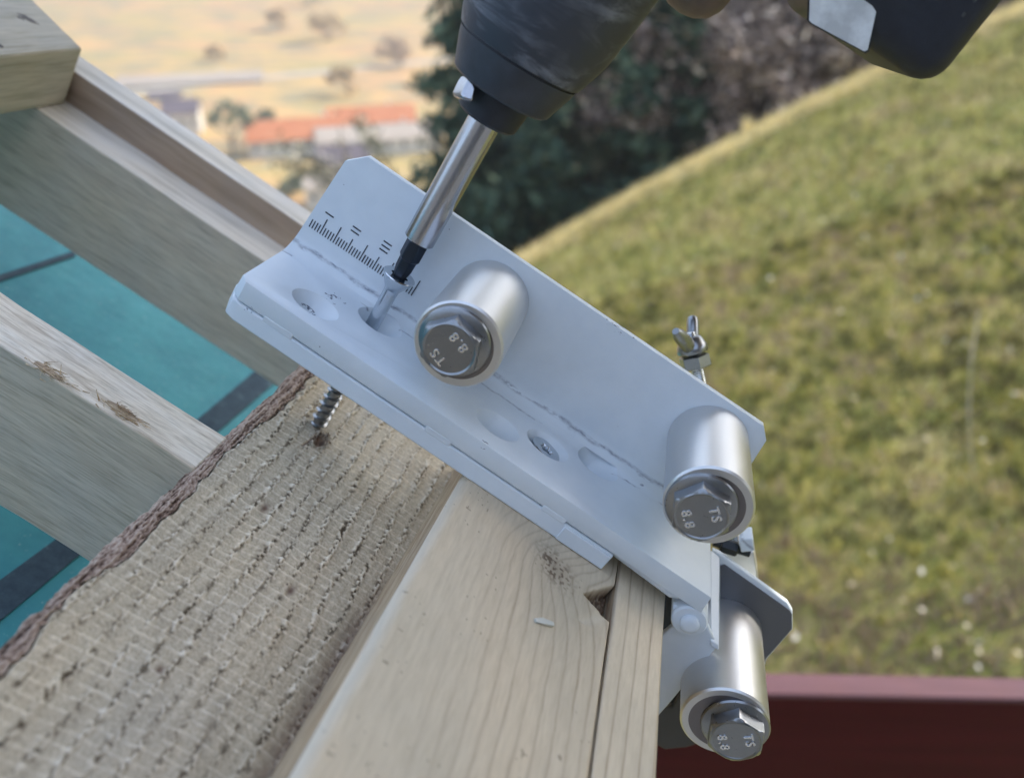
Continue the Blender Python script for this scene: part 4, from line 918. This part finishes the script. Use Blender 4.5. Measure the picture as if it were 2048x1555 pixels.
# small steel loop of the retaining clip on the left of the sleeve
lc = cam_loc(941, 186, .272); bm = bmesh.new(); vx = cam_loc(935, 165, .268) - cam_loc(941, 200, .272)
prism(bm, [cam_loc(944, 152, .262), cam_loc(934, 166, .262), cam_loc(924, 188, .262), cam_loc(925, 198, .262), cam_loc(946, 205, .262), cam_loc(953, 178, .262)], (cam_loc(0, 0, .27) - cam_loc(0, 0, .2642)))
o = link('retaining_clip', mesh_of('retaining_clip', bm, M_CHROME), drv); add_bevel(o, .0008, 3)
# handle and battery frame
def cvec(dx, dy, dz): p = np.array([dx, dy, dz]); return Vector((p @ ax_u, p @ ax_v, -(p @ ax_a))).normalized()
Hd = (cvec(.875, -.49, .10)); Hd = (Hd - DAX * Hd.dot(DAX)).normalized(); Nd = Hd.cross(DAX).normalized()
if (cam_loc(0, 0, .3) - cam_loc(0, 0, .2)).dot(Nd) < 0: Nd = -Nd            # Nd points away from the camera
BC = cam_loc(1874, 186, .262)                                                # lower right corner of the near face
def bx(bm, org, h0, h1, d0, d1, n0_, n1_):
    P = [org + Hd * h + DAX * d + Nd * n_3 for h in (h0, h1) for d in (d0, d1) for n_3 in (n0_, n1_)]; v_ = [bm.verts.new(p) for p in P]
    for f in ((0, 1, 3, 2), (4, 6, 7, 5), (0, 4, 5, 1), (2, 3, 7, 6), (0, 2, 6, 4), (1, 5, 7, 3)): bm.faces.new([v_[i] for i in f])
bm = bmesh.new(); bx(bm, BC, -50.5, 0, 0, 104, 0, 66); o = link('battery', mesh_of('battery', bm, M_RUB2), drv); add_bevel(o, .0085, 6); bake(o, 40)
bat = o
bm = bmesh.new(); bx(bm, BC, -64, -44, 4, 92, 8, 58); o = link('battery_foot', mesh_of('battery_foot', bm, M_RUB), drv); add_bevel(o, .006, 4); bake(o, 40)
lab = []
nn = np.array(Nd)
for x, y in ((1620, -22), (1618, 41), (1624, 47), (1728, 103), (1735, 100), (1752, 24), (1744, 12), (1700, -20)):
    a_ = cam_loc(x, y, .2); b_ = cam_loc(x, y, .3); k_ = (BC - a_).dot(Nd) / (b_ - a_).dot(Nd); lab.append(a_ + (b_ - a_) * k_ - Nd * .25)
bm = bmesh.new(); prism(bm, lab, Nd * .6); link('battery_label', mesh_of('battery_label', bm, M_GREYPL), bat)
fm = [sum(lab, Vector()) / len(lab) + (p - sum(lab, Vector()) / len(lab)) * 1.055 for p in lab]
bm = bmesh.new(); prism(bm, [p + Nd * .12 for p in fm], Nd * .5); link('label_border', mesh_of('label_border', bm, M_BLACKMETAL), bat)
bm = bmesh.new()
for i in range(9):
    h0 = -5.2; d0 = 20 + i * 4.6; bx(bm, BC, h0 - 3.8, h0 - 2.9, d0, d0 + 3.4 if i % 3 else d0 + 1.2, -.15, .3)
M_FAINT = Mt('faint_print', .6, color=(.06, .065, .065)).m
link('faint_lettering', mesh_of('faint_lettering', bm, M_FAINT), bat)
# handle
HC = P_H + DAX * (n0 + 84) + Nd * 6
hl = (BC + Hd * -52 + DAX * 50 + Nd * 34) - HC
bm = bmesh.new(); seg = 32; rings = []
for i in range(9):
    f = i / 8; c = HC + hl * f; rings.append([bm.verts.new(c + DAX * 19 * math.cos(6.283 * k / seg) * (1 + .12 * math.cos(f * 6.28)) + Nd * 15 * math.sin(6.283 * k / seg)) for k in range(seg)])
for A, B in zip(rings, rings[1:]):
    for k in range(seg): bm.faces.new((A[k], A[(k + 1) % seg], B[(k + 1) % seg], B[k]))
bm.faces.new(rings[0][::-1]); bm.faces.new(rings[-1]); link('handle', mesh_of('handle', bm, M_RUB, 50), drv)
bm = bmesh.new(); c = HC + hl * .30 - DAX * 17; bx(bm, c, -10, 12, -9, 4, -8, 8); o = link('trigger', mesh_of('trigger', bm, M_RUB2), drv); add_bevel(o, .004, 3); bake(o)

# =================================================================== hand on the handle
def skin_chain(name, chains, mat, parent, root=0):
    """chains: list of [(Vector mm, radius mm)]; first chain is the trunk, others start from a trunk vertex index given as int"""
    V, E, Rr = [], [], []
    for ch in chains:
        prev = None
        for it in ch:
            if isinstance(it, int): prev = it; continue
            V.append(it[0] * .001); Rr.append(it[1] * .001)
            if prev is not None: E.append((prev, len(V) - 1))
            prev = len(V) - 1
    me = bpy.data.meshes.new(name); me.from_pydata([tuple(v_) for v_ in V], E, []); me.materials.append(mat)
    o = link(name, me, parent); m_ = o.modifiers.new('skin', 'SKIN'); m_.use_smooth_shade = True
    for i, r_ in enumerate(Rr): me.skin_vertices[0].data[i].radius = (r_, r_); me.skin_vertices[0].data[i].use_root = (i == root)
    ss = o.modifiers.new('sub', 'SUBSURF'); ss.levels = 2; ss.render_levels = 2
    return o
M_SKIN = Mt('skin', .55, color=(.36, .20, .16)); M_SKIN.b.inputs['Subsurface Weight'].default_value = .1; M_SKIN.b.inputs['Subsurface Scale'].default_value = .004
nk = M_SKIN.noise(M_SKIN.coord((220, 220, 220)), 1, 4); M_SKIN.color(M_SKIN.ramp(nk, [(.3, (.12, .085, .085)), (.7, (.16, .115, .112))])).bump(nk, .3, .0006)
per = thing('person', 'bare hand wrapped around the handle of the driver, mostly above the picture', 'person', FR, tuple((HC + hl * .5) * .001))
G = lambda f, d, n_3: HC + hl * f + DAX * d + Nd * n_3        # f along the handle, d along the driver axis, n away from camera
wr = G(.72, 74, 24)
chains = [[(G(1.1, 250, 60), 34), (G(.95, 150, 42), 30), (wr, 26), (G(.68, 44, 20), 27), (G(.66, 26, 14), 25)]]
# knuckles on the near side, fingers run forward (towards the screw) and curl round to the far side
for i, (f, L, r_, dd) in enumerate(((.57, 1.05, 13.5, -43), (.80, 1.1, 11.5, -40), (.98, 1.05, 10.6, -34), (1.12, .9, 9.6, -28))):
    chains.append([3, (G(f, 20, -18), r_ + 2), (G(f - .01, -12, -22 * L), r_ + .6), (G(f - .01, dd, -6), r_), (G(f, dd + 1, 14), r_ - .8), (G(f + .02, -14, 26), r_ - 1.6)])
chains.append([3, (G(.2, 30, 26), 12), (G(.12, 6, 30), 10), (G(.16, -14, 26), 9)])
skin_chain('body', chains, M_SKIN.m, per)

# =================================================================== added unseen slab that blocks the sun from the work
M_BLOCKER = wood('blocker_boards', (.30, .22, .15), (.38, .28, .20), (.45, .34, .25), 0, 6)
rv = thing('sun_blocker', 'added unseen boarded slab blocking the sun from the work', 'roof', Matrix.Translation(L2W(0, 0, 0)))
u1 = Vector((-LDIR.y, LDIR.x, 0)).normalized(); u2 = LDIR.cross(u1).normalized()
if u2.z < 0: u2 = -u2
bm = bmesh.new(); D0 = .95
# edges of the added blocker: the lower right of the bracket stays in the sun
c_edge = (L2W(112, -34, 25) - L2W(0, 0, 0))
def rp(a, b, k=0.0): return LDIR * (D0 + k) + u1 * a + u2 * b
def uv_of(v_): return v_.dot(u1), v_.dot(u2)
print('edge uv', uv_of(c_edge), 'pts', [tuple(round(k, 3) for k in uv_of(L2W(*p) - L2W(0, 0, 0))) for p in ((-70, 0, 0), (110, 20, 0), (115, -30, 40), (140, -40, 20), (100, -44, 200), (-100, -80, 60), (0, -82, 150), (175, -40, 8))])
BLOCKER = [(-3.2, -.135), (.95, -.135), (.95, .75), (-3.2, .75)]
prism(bm, [rp(*p) for p in BLOCKER], tuple(LDIR * .03)); link('blocker_slab', mesh_of('blocker_slab', bm, M_BLOCKER, 0, 1), rv)
hw = thing('reflection_wall', 'added unseen grey wall behind the camera for dark reflections', 'wall', Matrix.Translation((0, -1.1, 0)))
bm = bmesh.new(); box(bm, -3.5, 3.0, -.2, 0, -4.6, .7); link('wall', mesh_of('wall', bm, Mt('reflected_grey', .9, color=(.22, .23, .25)).m, 0, 1), hw)  # wall added to give the metal dark grey reflections
# hazy valley air, closed box with everything inside
mh = bpy.data.materials.new('haze'); mh.use_nodes = True; th_ = mh.node_tree; th_.nodes.clear()
pv = th_.nodes.new('ShaderNodeVolumePrincipled'); pv.inputs['Color'].default_value = (.93, .95, 1, 1); pv.inputs['Density'].default_value = HAZE; pv.inputs['Anisotropy'].default_value = .2
oo = th_.nodes.new('ShaderNodeOutputMaterial'); th_.links.new(pv.outputs[0], oo.inputs['Volume'])
bm = bmesh.new(); box(bm, -4700, 4700, -4700, 4700, -75, 460); tag(link('haze', mesh_of('haze', bm, mh, 0, 1)), 'thin pale haze over the valley', 'haze', None, 'stuff')
for o in list(S.objects):
    if '_b' in o: del o['_b']
bpy.context.view_layer.update()
